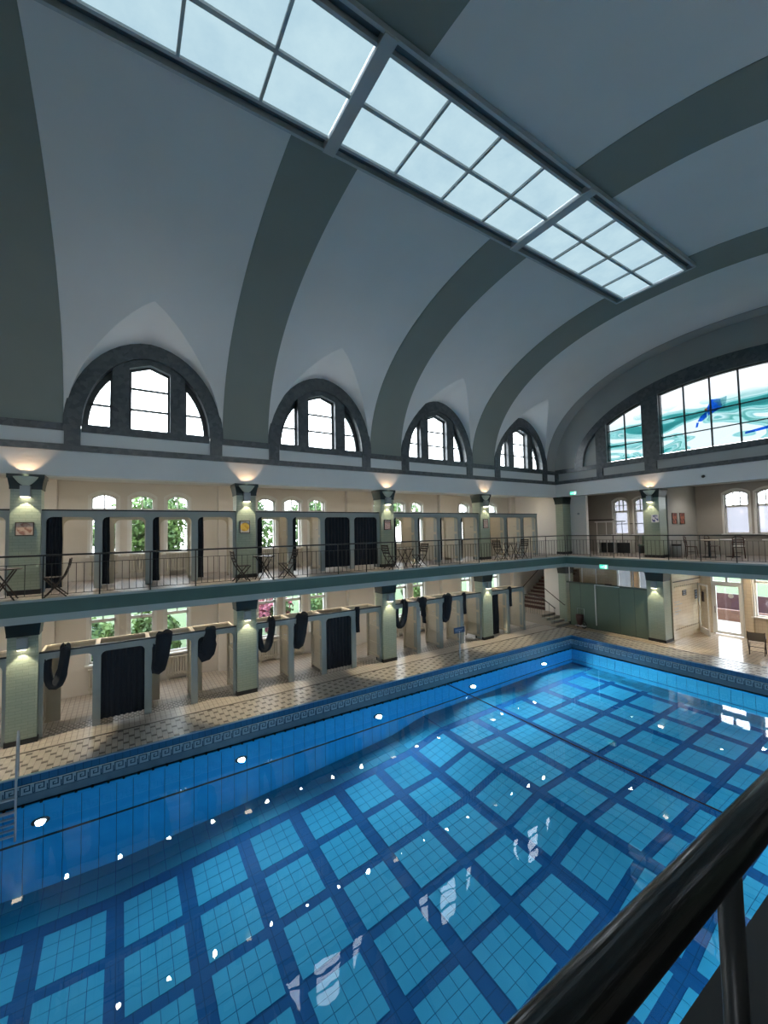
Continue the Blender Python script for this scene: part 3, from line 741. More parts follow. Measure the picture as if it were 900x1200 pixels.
# floor: light blue panels of sixteen tiles between dark blue bands
gx0, gpx, gy0, gpy = 2.93, 1.215, .70, 1.285
cells = []
for i in range(0, 8):
    for j in range(-7, 15):
        cx0 = gx0+i*gpx+.105; cy0 = gy0+j*gpy+.145; cells.append((cx0, cy0, (gpx-.21)/4, (gpy-.29)/4))
tl = []
for cx0, cy0, tx, ty in cells:
    for a in range(4):
        for b in range(4): tl.append((cx0+a*tx, cx0+(a+1)*tx, cy0+b*ty, cy0+(b+1)*ty))
def ht(t, mb=None):
    mb = mb or MB(); x0, x1, y0, y1 = t; g = .005; x0 += g; x1 -= g; y0 += g; y1 -= g
    e = .012; za, zb = zf(y0), zf(y1)
    mb.hexa([(x0, y0, za), (x1, y0, za), (x1, y1, zb), (x0, y1, zb), (x0, y0, za+e), (x1, y0, za+e), (x1, y1, zb+e), (x0, y1, zb+e)]); return mb
vis = [t for t in tl if t[2] > 1.2+.35*(t[0]-6) - 1 and t[2] < 12]
vis.sort(key=lambda t: (t[0]-12.5)**2+(t[2]-4.5)**2)
nr = set(vis[:296])
for t in vis[:296]: ht(t).build('floor_tile', 'pool_light', basin)
mb = MB()
for t in tl:
    if t not in nr: ht(t, mb)
o = mb.build('floor_tiles', 'pool_light', basin); o['kind'] = 'stuff'
mb = MB(); s = .32
for i in range(-24, 60):
    y = gy0+i*s
    if y+s > YP: break
    for k in range(3): ht((XP+.0+k*s, XP+(k+1)*s, y, y+s), mb)
x = gx0-.1
while x < XPR-.3:
    for k in range(2): ht((x, x+s, 18.98+k*.4, 18.98+(k+1)*.4), mb)
    x += s
o = mb.build('margin_tiles', 'pool_margin', basin); o['kind'] = 'stuff'
basin['kind'] = 'structure'
mb = MB(); mb.poly([(XP-.1, YPN, ZW), (XPR+.1, YPN, ZW), (XPR+.1, YP+.1, ZW), (XP-.1, YP+.1, ZW)])
o = mb.build('pool_water', 'water'); o['kind'] = 'stuff'; o['label'] = 'clear blue still water filling the tiled swimming pool'; o['category'] = 'water'
# underwater lamps
for i, y in enumerate((-3.9, .62, 4.8, 9.14, 13.37, 17.64)):
    t = thing('underwater_lamp', 'round glowing underwater lamp in the pool wall, %s from the far corner' % ordn(5-i), 'lamp', (XP, y, -1.48), 0, 'underwater lamps along the long pool wall')
    MB().tube([(0, 0, 0), (.03, 0, 0)], .16, 20).build('housing_ring', 'gutter', t); MB().tube([(.03, 0, 0), (.04, 0, 0)], .09, 20).build('lens', 'lens_pool', t)
    light('SPOT', (.07, 0, 0), POOL_W*(.2, .42, .85, 1.1, 1.6, 2.4)[i], (.72, .95, 1), t, .08, (0, R(-84), 0), R(155), .6)
for i, y in enumerate((-3.9, .62, 4.8, 9.14, 13.37, 17.64)):
    t = thing('underwater_lamp', 'underwater lamp in the near pool wall below the gallery, %s from the far end' % ordn(5-i), 'lamp', (XPR, y, -1.48), 0, 'underwater lamps under the near edge')
    MB().tube([(0, 0, 0), (-.03, 0, 0)], .16, 16).build('housing_ring', 'gutter', t); MB().tube([(-.03, 0, 0), (-.04, 0, 0)], .115, 16).build('lens', 'lens_pool', t)
    light('SPOT', (-.07, 0, 0), POOL_W*(.25, .25, .4, .7, 1, 1.1)[i], (.72, .95, 1), t, .08, (0, R(84), 0), R(155), .6)
# rope across the water
mb = MB().tube([(XP, 12.15, ZW+.02), (7.5, 11.98, ZW+.012), (XPR, 12.05, ZW+.02)], .017, 6)
tag(mb.build('lane_rope', 'rope'), 'thin dark red rope stretched across the pool water', 'rope')

# ------------------------------------------------------------------ changing cabins
CW = 1.205
def arch_frame(mb, s0, s1, w, z1, top, d0, d1, r=.13, left=None):
    """posts and head of a frame with a rounded opening; s runs along y, d along x"""
    a, b = s0+(left or w), s1-w
    mb.prism([(s0, 0.02), (a, 0.02), (a, z1-r), (s0, z1-r)], 'x', d0, d1); mb.prism([(b, 0.02), (s1, 0.02), (s1, z1-r), (b, z1-r)], 'x', d0, d1)
    mb.prism([(s0, z1-r), (a, z1-r)]+[(a+r-r*math.cos(t), z1-r+r*math.sin(t)) for t in [R(q) for q in (22, 45, 68, 90)]]+[(a+r, top), (s0, top)], 'x', d0, d1)
    mb.prism([(b, z1-r), (s1, z1-r), (s1, top), (b-r, top)]+[(b-r+r*math.cos(t), z1-r+r*math.sin(t)) for t in [R(q) for q in (90, 68, 45, 22)]], 'x', d0, d1)
    mb.prism([(a+r, z1), (b-r, z1), (b-r, top), (a+r, top)], 'x', d0, d1)
CABT = 2.11
def cabin(label):
    t = thing('changing_cabin', label, 'cabin'); ch = []
    m = MB(); arch_frame(m, 0, CW, .09, 1.95, CABT, -.06, 0); ch.append((m.build('front_frame', 'cabin_paint', t), []))
    m = MB().box(-.07, .015, 0, CW, CABT, CABT+.035); ch.append((m.build('top_rail', 'black', t), []))
    m = MB(); arch_frame(m, 0, CW, .07, 1.90, 2.05, -1.02, -.98, .16, .36); ch.append((m.build('rear_frame', 'cabin_beige', t), []))
    m = MB().box(-1.04, -.96, 0, CW, 2.05, 2.10).box(-.98, -.06, 0, .05, 2.05, 2.10).box(-.98, -.06, CW-.05, CW, 2.05, 2.10); ch.append((m.build('top_frame', 'cabin_wood', t), []))
    for s in (0, 1):
        y0, y1 = (0, .018) if s == 0 else (CW-.018, CW); f0, f1 = (.018, .036) if s == 0 else (CW-.036, CW-.018)
        m = MB().box(-.98, -.06, y0, y1, .12, 2.05)
        for x0, x1 in ((-.98, -.90), (-.14, -.06)): m.box(x0, x1, f0, f1, .12, 2.05)
        for z0, z1 in ((.12, .22), (1.22, 1.32), (1.97, 2.05)): m.box(-.90, -.14, f0, f1, z0, z1)
        m.box(-.90, -.14, f0, f1-.005 if s == 0 else f1, .66, .67)
        ch.append((m.build('partition', 'cabin_beige', t), []))
    for s in (0, 1):
        m = MB(); f = (.018, .034) if s == 0 else (CW-.034, CW-.018); m.box(-.30, -.06, f[0], f[1], .02, 2.05); ch.append((m.build('front_stile', 'cabin_paint', t), []))
    for x in (-.5, -.42): ch.append((MB().box(x, x+.03, CW-.07, CW-.028, 1.5, 1.52).build('coat_hook', 'steel', t), []))
    return t, ch
BAY = {0: 'right of the leftmost column', 1: 'right of the second column', 2: 'right of the third column', 3: 'right of the fourth column', -1: 'left of the leftmost column'}
proto, pch = None, None
X0C = -.12
def cabin_spots():
    for lev in (0, 1):
        for b in (-1, 0, 1, 2, 3):
            ks = {-1: (2, 3), 3: (0, 1) if lev == 0 else (0, 1, 2)}.get(b, (0, 1, 2, 3))
            for k in ks: yield lev, b, k
LV = ('poolside', 'gallery')
DES0 = 0
def cy0(b, k): return b*D+.30+k*CW
for lev, b, k in cabin_spots():
    lab = 'grey-green changing cabin at %s level, %s opening %s' % (LV[lev], ordn(k), BAY[b])
    loc = (X0C, cy0(b, k), H*lev)
    if proto is None:
        proto, pch = cabin(lab); proto.location = loc; proto['group'] = 'changing cabins'
    else: dup(proto, pch, loc, 0, lab, 'changing cabins')

# curtains
def sheet(s0, s1, z0, z1, folds, amp, x=-.082, taper=0):
    m = MB(); nx = int(folds*8); rows = []
    for j in range(7):
        v = j/6; rows.append([(x+amp*math.sin(2*math.pi*folds*i/nx+.3*math.sin(3*v)), s0+(s1-s0)*(i/nx)*(1-taper*(1-abs(2*v-1)))+.01*math.sin(9*v+i), z0+(z1-z0)*v) for i in range(nx+1)])
    m.grid(rows); m.grid([[(a-.012, b_, c) for a, b_, c in r] for r in rows], 0, True, True)
    for e in (0, -1): m.grid([[r[e] for r in rows], [(r[e][0]-.012, r[e][1], r[e][2]) for r in rows]], 0, False)
    return m
def drape(path, w, th=.05, seg=18):
    """a bunched length of cloth following path (x, s, z)"""
    P = [Vector(p) for p in path]; pts = []
    n = len(P)-1
    for i in range(seg+1):
        u = i/seg*n; k = min(int(u), n-1); f = u-k
        a, b_, c, d_ = P[max(k-1, 0)], P[k], P[k+1], P[min(k+2, n)]
        pts.append(.5*((2*b_)+(c-a)*f+(2*a-5*b_+4*c-d_)*f*f+(3*b_-a-3*c+d_)*f**3))
    m = MB(); nn = 14; rows = []
    for i, p in enumerate(pts):
        t = (pts[min(i+1, seg)]-pts[max(i-1, 0)]).normalized(); side = Vector((0, t.z, -t.y)); side = side.normalized() if side.length > .1 else Vector((0, 1, 0)); o_ = t.cross(side)
        ww = (w[int(i/seg*(len(w)-1))] if isinstance(w, (list, tuple)) else w)/2
        rows.append([tuple(p+side*ww*math.cos(2*math.pi*j/nn)+o_*th*(1+.35*math.sin(5*2*math.pi*j/nn+i*.25))*math.sin(2*math.pi*j/nn)) for j in range(nn+1)])
    m.grid(rows); m.poly([r for r in rows[0][:-1]]); m.poly([r for r in rows[-1][:-1]][::-1]); return m
ONX = .03
def cur(kind):
    if kind == 'closed': return sheet(.075, CW-.075, .13, 1.99, 8, .022)
    if kind == 'wide': return sheet(.075, .42, .10, 1.99, 5, .024)
    if kind == 'left': return sheet(.075, .26, .10, 1.99, 3.5, .024)
    if kind == 'thin': return sheet(.075, .235, .10, 1.99, 3, .022)
    if kind == 'half': return sheet(.075, .62, .10, 1.99, 6, .022)
    if kind == 'loop': return drape([(-.10, .17, 1.95), (-.10, .16, 1.6), (-.07, .22, 1.30), (-.03, .36, 1.27), (ONX, .46, 1.55), (ONX+.02, .52, 1.95), (.0, .53, 2.19), (-.12, .52, 2.10)], [.18, .2, .24, .26, .22, .22, .24, .24], .11)
    if kind == 'drape': return drape([(-.10, .18, 1.95), (-.10, .17, 1.62), (-.06, .22, 1.40), (-.02, .33, 1.42), (ONX, .40, 1.75), (ONX, .44, 2.02), (0, .45, 2.19), (-.12, .45, 2.10)], [.2, .24, .42, .46, .36, .30, .30, .3], .05)
    if kind == 'flag': return drape([(-.10, .18, 1.95), (-.09, .17, 1.55), (-.05, .17, 1.26), (.0, .26, 1.22), (ONX, .33, 1.5), (ONX, .38, 1.95), (0, .40, 2.19), (-.12, .40, 2.1)], [.2, .24, .3, .34, .38, .42, .44, .4], .11)
    if kind == 'strip': return drape([(ONX, .16, 1.30), (ONX, .15, 1.7), (ONX, .16, 2.02), (0, .17, 2.19), (-.10, .18, 2.1), (-.12, .18, 1.8)], [.16, .17, .19, .22, .22, .2], .04)
    if kind == 'wedge': return drape([(ONX, .27, 1.22), (ONX, .25, 1.5), (ONX, .22, 1.85), (ONX-.01, .22, 2.08), (-.02, .22, 2.19), (-.12, .22, 2.1)], [.06, .2, .34, .42, .44, .44], .11)
DES = {'closed': 'drawn closed across', 'wide': 'bunched left in', 'left': 'gathered left in', 'thin': 'pushed narrow in', 'half': 'drawn halfway across', 'loop': 'looped over the rail of', 'drape': 'slung over', 'flag': 'thrown in a wide fold over', 'strip': 'hanging as a strip from', 'wedge': 'hanging as a wedge from'}
CUR = {(0, -1): {2: 'loop', 3: 'left'}, (0, 0): {0: 'loop', 1: 'closed', 2: 'flag', 3: 'drape'}, (0, 1): {0: 'loop', 1: 'flag', 2: 'closed', 3: 'strip'},
       (0, 2): {0: 'loop', 1: 'wedge', 2: 'flag', 3: 'strip'}, (0, 3): {0: 'half', 1: 'strip'},
       (1, -1): {2: 'left', 3: 'thin'}, (1, 0): {0: 'wide', 1: 'left', 2: 'left', 3: 'left'}, (1, 1): {0: 'left', 1: 'thin', 2: 'closed', 3: 'closed'},
       (1, 2): {0: 'thin', 1: 'thin', 2: 'thin', 3: 'thin'}, (1, 3): {0: 'thin', 1: 'thin', 2: 'thin'}}
cm = {}
for (lev, b), dd in CUR.items():
    for k, kind in dd.items():
        if kind not in cm: cm[kind] = cur(kind).mesh('curtain', 'curtain')
        o = link('curtain', cm[kind], loc=(X0C, cy0(b, k), H*lev))
        tag(o, 'navy curtain %s %s %s cabin %s' % (DES[kind], ordn(k), LV[lev], BAY[b]), 'curtain', 'navy cabin curtains')

# ------------------------------------------------------------------ radiators under the windows
def radiator():
    t = thing('radiator', '', 'radiator'); ch = []
    m = MB()
    for i in range(9): m.box(-.05, .05, -.36+i*.085, -.36+i*.085+.045, .0, .62)
    f = m.build('fins', 'radiator', t); f['kind'] = 'stuff'; ch.append((f, []))
    for bb in ((-.06, .06, -.38, .40, .60, .66), (-.04, .04, -.38, .40, .04, .10)): ch.append((MB().box(*bb).build('header', 'radiator', t), []))
    for y in (-.32, .28): ch.append((MB().box(-.03, .03, y, y+.04, -.14, .05).build('foot', 'radiator', t), []))
    return t, ch
rp_, rch = radiator(); first = True
for lev in (0, 1):
    for b in (-1, 0, 1, 2, 3):
        for i, o_ in enumerate((1.55, 2.65, 3.75)):
            lab = 'cream ribbed radiator below the %s %s window %s' % (ordn(i), LV[lev], BAY[b])
            loc = (XB+.14, b*D+o_, H*lev+.15)
            if first: rp_.location = loc; rp_['label'] = lab; rp_['group'] = 'radiators on the window wall'; first = False
            else: dup(rp_, rch, loc, 0, lab, 'radiators on the window wall')

# ------------------------------------------------------------------ lamps
WARM = (1, .80, .58)
COLS = [(('leftmost', 'second', 'third', 'fourth')[k], (0, k*D), 0) for k in range(4)]+[('end wall', (4.65, YE), 1)]
def at_face(px, py, kind, lx, lz):   # point in front of a column face: lx out of the face
    return (px+lx, py, lz) if kind == 0 else (px, py-lx, lz)
for nm, (px, py), kd in COLS:
    rz = 0 if kd == 0 else R(-90)
    for lev in (0, 1):
        z = H*lev+2.44 if lev else 2.32
        t = thing('wall_lamp', 'square grey downlight on the %s column at %s level' % (nm, ('pool', 'gallery')[lev]), 'lamp', (px, py, z), rz, 'square grey lamps on the columns')
        MB().box(0, .16, -.10, .10, .0, .28).build('housing', 'sconce', t)
        MB().box(.012, .148, -.088, .088, -.012, .0).build('lens', 'lens_warm', t)
        light('SPOT', (.10, 0, -.03), SCONCE_W, (1, .86, .60), t, .015, (0, R(0), 0), R(86), .22, 'Linear')
    t = thing('uplight_shell', 'frosted half-round uplight shell at the top of the %s column' % nm, 'lamp', (px, py, 6.37), rz, 'shell uplights on the capitals')
    m = MB(); rows = []
    for j in range(7):
        v = j/6; r_ = .05+.17*v**.7
        rows.append([(.06+r_*math.cos(a)*.75, r_*math.sin(a)*1.15, .22*v) for a in [R(-90+180*i/12) for i in range(13)]])
    m.grid(rows); m.grid([[(x*.93, y*.93, zq) for x, y, zq in r] for r in rows], 0, True, True); m.build('shade', 'shell', t)
    MB().box(.06, .10, -.03, .03, .02, .12).build('bracket', 'sconce', t)
    light('SPOT', (.15, 0, .16), UPLIGHT_W, (1, .66, .38), t, .03, (0, R(178), 0), R(92), .35)
# lamps on the aisle side of the columns
for k in range(-1, 4):
    nm = ('column beyond the left edge', 'leftmost column', 'second column', 'third column', 'fourth column')[k+1]
    for lev in (0, 1):
        z = 2.45 if lev == 0 else 6.1
        t = thing('aisle_lamp', 'small warm lamp on the back of the %s at %s level' % (nm, ('pool', 'gallery')[lev]), 'lamp', (-.5, k*D, z), 0, 'lamps behind the columns')
        MB().box(-.10, 0, -.08, .08, 0, .16).build('housing', 'sconce', t); MB().box(-.13, -.10, -.06, .06, .02, .14).build('lens', 'lens_warm', t)
        light('POINT', (-.2, 0, .08), AISLE_W, WARM, t, .06)
# ceiling downlights, one over each cabin
cnt = 0
dm = [MB().tube([(0, 0, 0), (0, 0, -.05)], .09, 12).mesh('housing', 'white'), MB().tube([(0, 0, -.05), (0, 0, -.06)], .06, 12).mesh('lens', 'lens_down')]
for lev in (0, 1):
    for b in (-1, 0, 1, 2, 3):
        for k in range(4):
            y = b*D+.83+1.26*k+(.15 if b == 1 else 0)
            t = thing('ceiling_spot', 'small round ceiling spot above the %s %s cabin bay %s' % (ordn(k), LV[lev], BAY[b]), 'lamp', (-1.25 if lev == 0 else -.85, y, 3.12 if lev == 0 else 6.88), 0, 'small ceiling spots')
            link('housing', dm[0], t); link('lens', dm[1], t)
            light('SPOT', (0, 0, -.08), DOWN_W, (1, .94, .88), t, .05, (0, 0, 0), R(130), .5)
for i, (x, y) in enumerate(((2.2, 23.6), (3.6, 23.6), (6.2, 23.6), (7.6, 23.6))):  # extra spots added to brighten the end gallery, no known fittings there
    t = thing('ceiling_spot', 'added round ceiling spot over the end gallery, %s from the corner' % ordn(i), 'lamp', (x, y, 6.88), 0, 'small ceiling spots')
    link('housing', dm[0], t); link('lens', dm[1], t); light('SPOT', (0, 0, -.08), DOWN_W*3, (1, .92, .82), t, .05, (0, 0, 0), R(140), .5)
for i, (x, y) in enumerate(((2.6, 23.2), (6.2, 23.2), (8.2, 23.2), (7.2, 24.6), (2.6, 24.4))):
    t = thing('ceiling_spot', 'small round ceiling spot over the entrance floor, %s of five' % ordn(i), 'lamp', (x, y, 3.12), 0, 'small ceiling spots')
    link('housing', dm[0], t); link('lens', dm[1], t); light('SPOT', (0, 0, -.08), DOWN_W*2.4, (1, .78, .52), t, .05, (0, 0, 0), R(130), .5)
# ------------------------------------------------------------------ gallery balustrades
def balustrade(label, p0, p1, posts, z0=H, rr=.022, zt=1.0, nb=6, hand='rail', bal=.009, mid=.80, post=.017):
    """from p0 to p1 on plan; posts: distances along"""
    t = thing('balustrade', label, 'railing', (p0[0], p0[1], z0)); dx, dy = p1[0]-p0[0], p1[1]-p0[1]; L = math.hypot(dx, dy); ux, uy = dx/L, dy/L
    P = lambda s, z: (ux*s, uy*s, z)
    MB().tube([P(0, zt), P(L, zt)], rr, 10).build('handrail', hand, t)
    MB().tube([P(0, mid), P(L, mid)], .007, 6).build('mid_rail', 'rail', t); MB().tube([P(0, .09), P(L, .09)], .007, 6).build('bottom_rail', 'rail', t)
    pm = MB().tube([(0, 0, -.02), (0, 0, zt)], post, 8).mesh('post', 'rail'); bm_ = MB().tube([(0, 0, .09), (0, 0, mid)], bal, 4, caps=False).mesh('baluster', 'rail')
    for s in posts: link('post', pm, t, loc=P(s, 0))
    ps = sorted(posts); c = 0
    for a, b in zip(ps, ps[1:]):
        for i in range(1, nb+1):
            if c < 290: link('baluster', bm_, t, loc=P(a+(b-a)*i/(nb+1), 0)); c += 1
    return t
xr = XS-.06
balustrade('dark iron gallery railing above the long row of cabins', (xr, -5.0), (xr, YE-xr), [.06+1.075*i for i in range(4)]+[5.52+1.075*i for i in range(14)]+[20.6, 21.7, 22.8, 23.9, YE-xr+5.0])
balustrade('dark iron gallery railing along the end of the hall', (xr+.05, YE-xr), (XSR, YE-xr), [0.06]+[1.22+1.08*i for i in range(9)]+[XSR-xr])
# the near railing the photographer looks over
t = thing('near_railing', 'thick black lacquered handrail close to the viewer', 'railing', (13.233, 0, H))
MB().tube([(0, -6, .848), (0, 12, .848)], .0325, 24).build('handrail', 'lacquer', t)
pm = MB().tube([(0, 0, 0), (0, 0, .83)], .018, 12).mesh('post', 'rail')
for y in (.7, 2.885, 5.07, 7.25): link('post', pm, t, loc=(0, y, 0))
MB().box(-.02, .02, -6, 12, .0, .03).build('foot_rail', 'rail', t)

# ------------------------------------------------------------------ folding chairs and tables on the gallery
def bar(m, a, b, w=.02, h=.035):
    a, b = Vector(a), Vector(b); t = (b-a).normalized(); s = Vector((1, 0, 0)); n_ = t.cross(s).normalized()
    m.hexa([tuple(p+s*i*w/2+n_*j*h/2) for p in (a, b) for i, j in ((-1, -1), (1, -1), (1, 1), (-1, 1))]); return m
def fchair(name='folding_chair', wood='wood_dark', canvas=None, wd=.42):
    """faces +y; folded-cross legs on each side, slatted seat and back"""
    t = thing(name, '', 'chair'); ch = []
    for sx_ in (-1, 1):
        x = sx_*wd/2
        m = MB(); m.tube([(x, .21, 0), (x, -.02, .28), (x, -.17, .50), (x, -.25, .72), (x, -.28, .90)], .017, 6); ch.append((m.build('rear_leg', wood, t), []))
        m = MB(); m.tube([(x*.88, -.22, 0), (x*.88, .02, .24), (x*.88, .22, .46)], .016, 6); ch.append((m.build('front_leg', wood, t), []))
    m = MB()
    if canvas: m.box(-wd/2, wd/2, -.16, .24, .452, .462)
    else:
        for i in range(6): m.box(-wd/2+.01, wd/2-.01, -.17+i*.07, -.17+i*.07+.05, .45, .468)
    se = m.build('seat', canvas or wood, t)
    if not canvas: se['kind'] = 'stuff'
    ch.append((se, []))
    m = MB()
    if canvas: m.hexa([(-wd/2, -.21, .54), (wd/2, -.21, .54), (wd/2, -.222, .54), (-wd/2, -.222, .54), (-wd/2, -.285, .88), (wd/2, -.285, .88), (wd/2, -.297, .88), (-wd/2, -.297, .88)]); bk = m.build('backrest', canvas, t)
    else:
        for z, y in ((.60, -.215), (.69, -.245), (.78, -.262), (.86, -.275)): m.box(-wd/2, wd/2, y-.01, y+.008, z-.025, z+.025)
        bk = m.build('backrest', wood, t); bk['kind'] = 'stuff'
    ch.append((bk, []))
    for y, z in ((-.01, .27), (.18, .05)): ch.append((MB().tube([(-wd/2, y, z), (wd/2, y, z)], .010, 6).build('stretcher', wood, t), []))
    if canvas:
        for sx_ in (-1, 1):
            m = MB().box(sx_*wd/2-.02, sx_*wd/2+.02, -.20, .22, .63, .655).tube([(sx_*wd/2, .20, .46), (sx_*wd/2, .20, .63)], .012, 6); ch.append((m.build('armrest', wood, t), []))
    return t, ch
def ftable():
    t = thing('folding_table', '', 'table'); ch = []
    m = MB(); m.disc((0, 0, .70), .33, 'z', .022, 20); ch.append((m.build('tabletop', 'wood_dark', t), []))
    for sx_ in (-1, 1):
        for s in (-1, 1):
            m = MB(); m.tube([(sx_*.2, -s*.22, 0), (sx_*.2, s*.20, .70)], .016, 6); ch.append((m.build('leg', 'wood_dark', t), []))
    m = MB().tube([(-.2, 0, .36), (.2, 0, .36)], .01, 6); ch.append((m.build('crossbar', 'wood_dark', t), [])); return t, ch
cp_, cch = fchair(); tp_, tch = ftable()
sets = [('in front of the leftmost column', None, -.22, .72, .90), ('in front of the second column', 5.05, 5.72, 6.45, .90), ('in front of the third column', 10.45, 11.1, 11.78, .80), ('right of the fourth column', 16.35, 17.02, 17.75, .78)]
fc = ft = True
for where, ya, yt, yb_, x in sets:
    lab = 'round dark wooden folding table on the gallery %s' % where
    if ft: tp_.location = (x, yt, H); tp_['label'] = lab; tp_['group'] = 'folding tables on the gallery'; ft = False
    else: dup(tp_, tch, (x, yt, H), 0, lab, 'folding tables on the gallery')
    for y, rz, sd in ((ya, 0, 'left'), (yb_, math.pi, 'right')):
        if y is None: continue
        lab = 'dark slatted folding chair %s of the gallery table %s' % (sd, where)
        if fc: cp_.location = (x, y, H); cp_.rotation_euler.z = rz; cp_['label'] = lab; cp_['group'] = 'folding chairs on the gallery'; fc = False
        else: dup(cp_, cch, (x, y, H), rz, lab, 'folding chairs on the gallery')
ca, cach = fchair('canvas_chair', 'wood_dark', 'canvas', .50)
ca.location = (7.70, 22.75, 0); ca.rotation_euler.z = R(12); ca['label'] = 'wooden folding chair with brown canvas back on the tiled floor by the entrance'

# ------------------------------------------------------------------ framed pictures
def picture(label, loc, w_, h_, m, rz=0, frame='wood_dark'):
    t = thing('picture', label, 'picture', loc, rz); e = .018
    MB().box(.0, .03, -w_/2, w_/2, -h_/2, -h_/2+e).box(.0, .03, -w_/2, w_/2, h_/2-e, h_/2).box(.0, .03, -w_/2, -w_/2+e, -h_/2, h_/2).box(.0, .03, w_/2-e, w_/2, -h_/2, h_/2).build('frame', frame, t)
    MB().box(.0, .018, -w_/2+e, w_/2-e, -h_/2+e, h_/2-e).build('print', m, t); return t
def blotch(c1, c2, c3, sc, rad):
    def f(n, l, b):
        t = node(n, 'ShaderNodeTexCoord'); a = node(n, 'ShaderNodeTexNoise', Scale=sc, Detail=3); l.new(t.outputs['Object'], a.inputs['Vector'])
        r = node(n, 'ShaderNodeValToRGB'); e = r.color_ramp.elements; e[0].color = (*c2, 1); e[1].color = (*c3, 1); e[0].position = .42; e[1].position = .56
        l.new(a.outputs['Fac'], r.inputs[0]); g = node(n, 'ShaderNodeVectorMath', operation='LENGTH'); l.new(t.outputs['Object'], g.inputs[0])
        k = node(n, 'ShaderNodeMath', operation='GREATER_THAN'); k.inputs[1].default_value = rad; l.new(g.outputs['Value'], k.inputs[0])
        x = node(n, 'ShaderNodeMix', data_type='RGBA'); l.new(k.outputs[0], x.inputs[0]); l.new(r.outputs[0], x.inputs[6]); x.inputs[7].default_value = (*c1, 1); l.new(x.outputs[2], b.inputs['Base Color'])
    return f
def zig(n, l, b):
    t = node(n, 'ShaderNodeTexCoord'); a = node(n, 'ShaderNodeTexWave', Scale=7.0, Distortion=6.0); a.bands_direction = 'Z'; l.new(t.outputs['Object'], a.inputs['Vector'])
    r = node(n, 'ShaderNodeValToRGB'); e = r.color_ramp.elements; e[0].color = (.28, .08, .09, 1); e[1].color = (.62, .55, .50, 1); e[0].position = .4; e[1].position = .5
    l.new(a.outputs['Fac'], r.inputs[0]); l.new(r.outputs[0], b.inputs['Base Color'])
M['art_pink'] = mat('pink_print', (.55, .38, .3), .7, build=blotch((.55, .42, .34), (.34, .16, .12), (.6, .42, .32), 9, .15))
M['art_yellow'] = mat('yellow_print', (.6, .4, .1), .7, build=blotch((.66, .60, .52), (.62, .33, .03), (.75, .50, .08), 6, .14))
M['art_zig'] = mat('striped_print', (.5, .3, .3), .7, build=zig)
M['art_zig2'] = mat('pale_striped_print', (.5, .4, .36), .7, build=zig)
M['art_blue'] = mat('blue_print', (.6, .6, .65), .7, build=blotch((.62, .60, .66), (.05, .05, .22), (.62, .60, .66), 9, .15))
M['art_red'] = mat('red_print', (.3, .08, .05), .7, build=blotch((.22, .05, .035), (.10, .03, .03), (.36, .12, .07), 9, .3))
picture('small pink drawing in a dark frame on the leftmost gallery column', (0, -.01, 5.28), .36, .34, 'art_pink')
picture('small yellow picture with pale border on the second gallery column', (0, 5.37, 5.27), .32, .40, 'art_yellow')
picture('small red and white zigzag picture on the third gallery column', (0, 10.84, 5.29), .31, .40, 'art_zig')
picture('small pale zigzag picture on the fourth gallery column', (0, 16.28, 5.29), .32, .42, 'art_zig2')
picture('small white picture with blue figure on the end gallery column', (4.81, YE, 5.35), .29, .34, 'art_blue', R(-90), 'win_white')
picture('left of two dark red pictures on the gallery side wall', (5.02, 22.97, 5.34), .44, .50, 'art_red')
picture('right of two dark red pictures on the gallery side wall', (5.02, 23.74, 5.34), .46, .51, 'art_red')

# ------------------------------------------------------------------ exit signs
def exit_sign(label, loc, w_=.36, h_=.19):
    t = thing('exit_sign', label, 'sign', loc); MB().box(-w_/2, w_/2, -.04, 0, -h_/2, h_/2).build('case', 'white', t)
    MB().box(-w_/2+.01, w_/2-.01, -.046, -.04, -h_/2+.01, h_/2-.01).build('face', 'exit_green', t)
    m = MB(); y0, y1 = -.052, -.046
    for pts in ([(-.14, .0), (-.05, .0), (-.05, .03), (-.02, -.01), (-.05, -.05), (-.05, -.02), (-.14, -.02)], [(.08, -.075), (.15, -.075), (.15, .075), (.08, .075)],
                [(.015, -.07), (.03, -.07), (.05, -.02), (.035, .035), (.015, .035), (.03, -.02)], [(-.01, .0), (.035, .015), (.035, .03), (-.015, .015)], [(.05, -.02), (.07, -.06), (.06, -.065), (.04, -.03)], [(.025, .045), (.05, .045), (.05, .07), (.025, .07)]):
        m.prism(pts, 'y', y0, y1)
    m.build('running_figure_and_arrow', 'exit_white', t); return t
exit_sign('green lit exit sign high on the end wall near the corner', (1.02, YE, 6.80))
exit_sign('green lit exit sign on the fascia below the end railing', (3.2, YE-XS, 3.24), .38, .20)
mb = MB().tube([(0, 0, 0), (0, -.06, -.02)], .055, 12); o = mb.build('speaker', 'win_dark', loc=(6.66, YE, 6.98)); tag(o, 'small round dark fixture on the wall below the painted window', 'fixture')

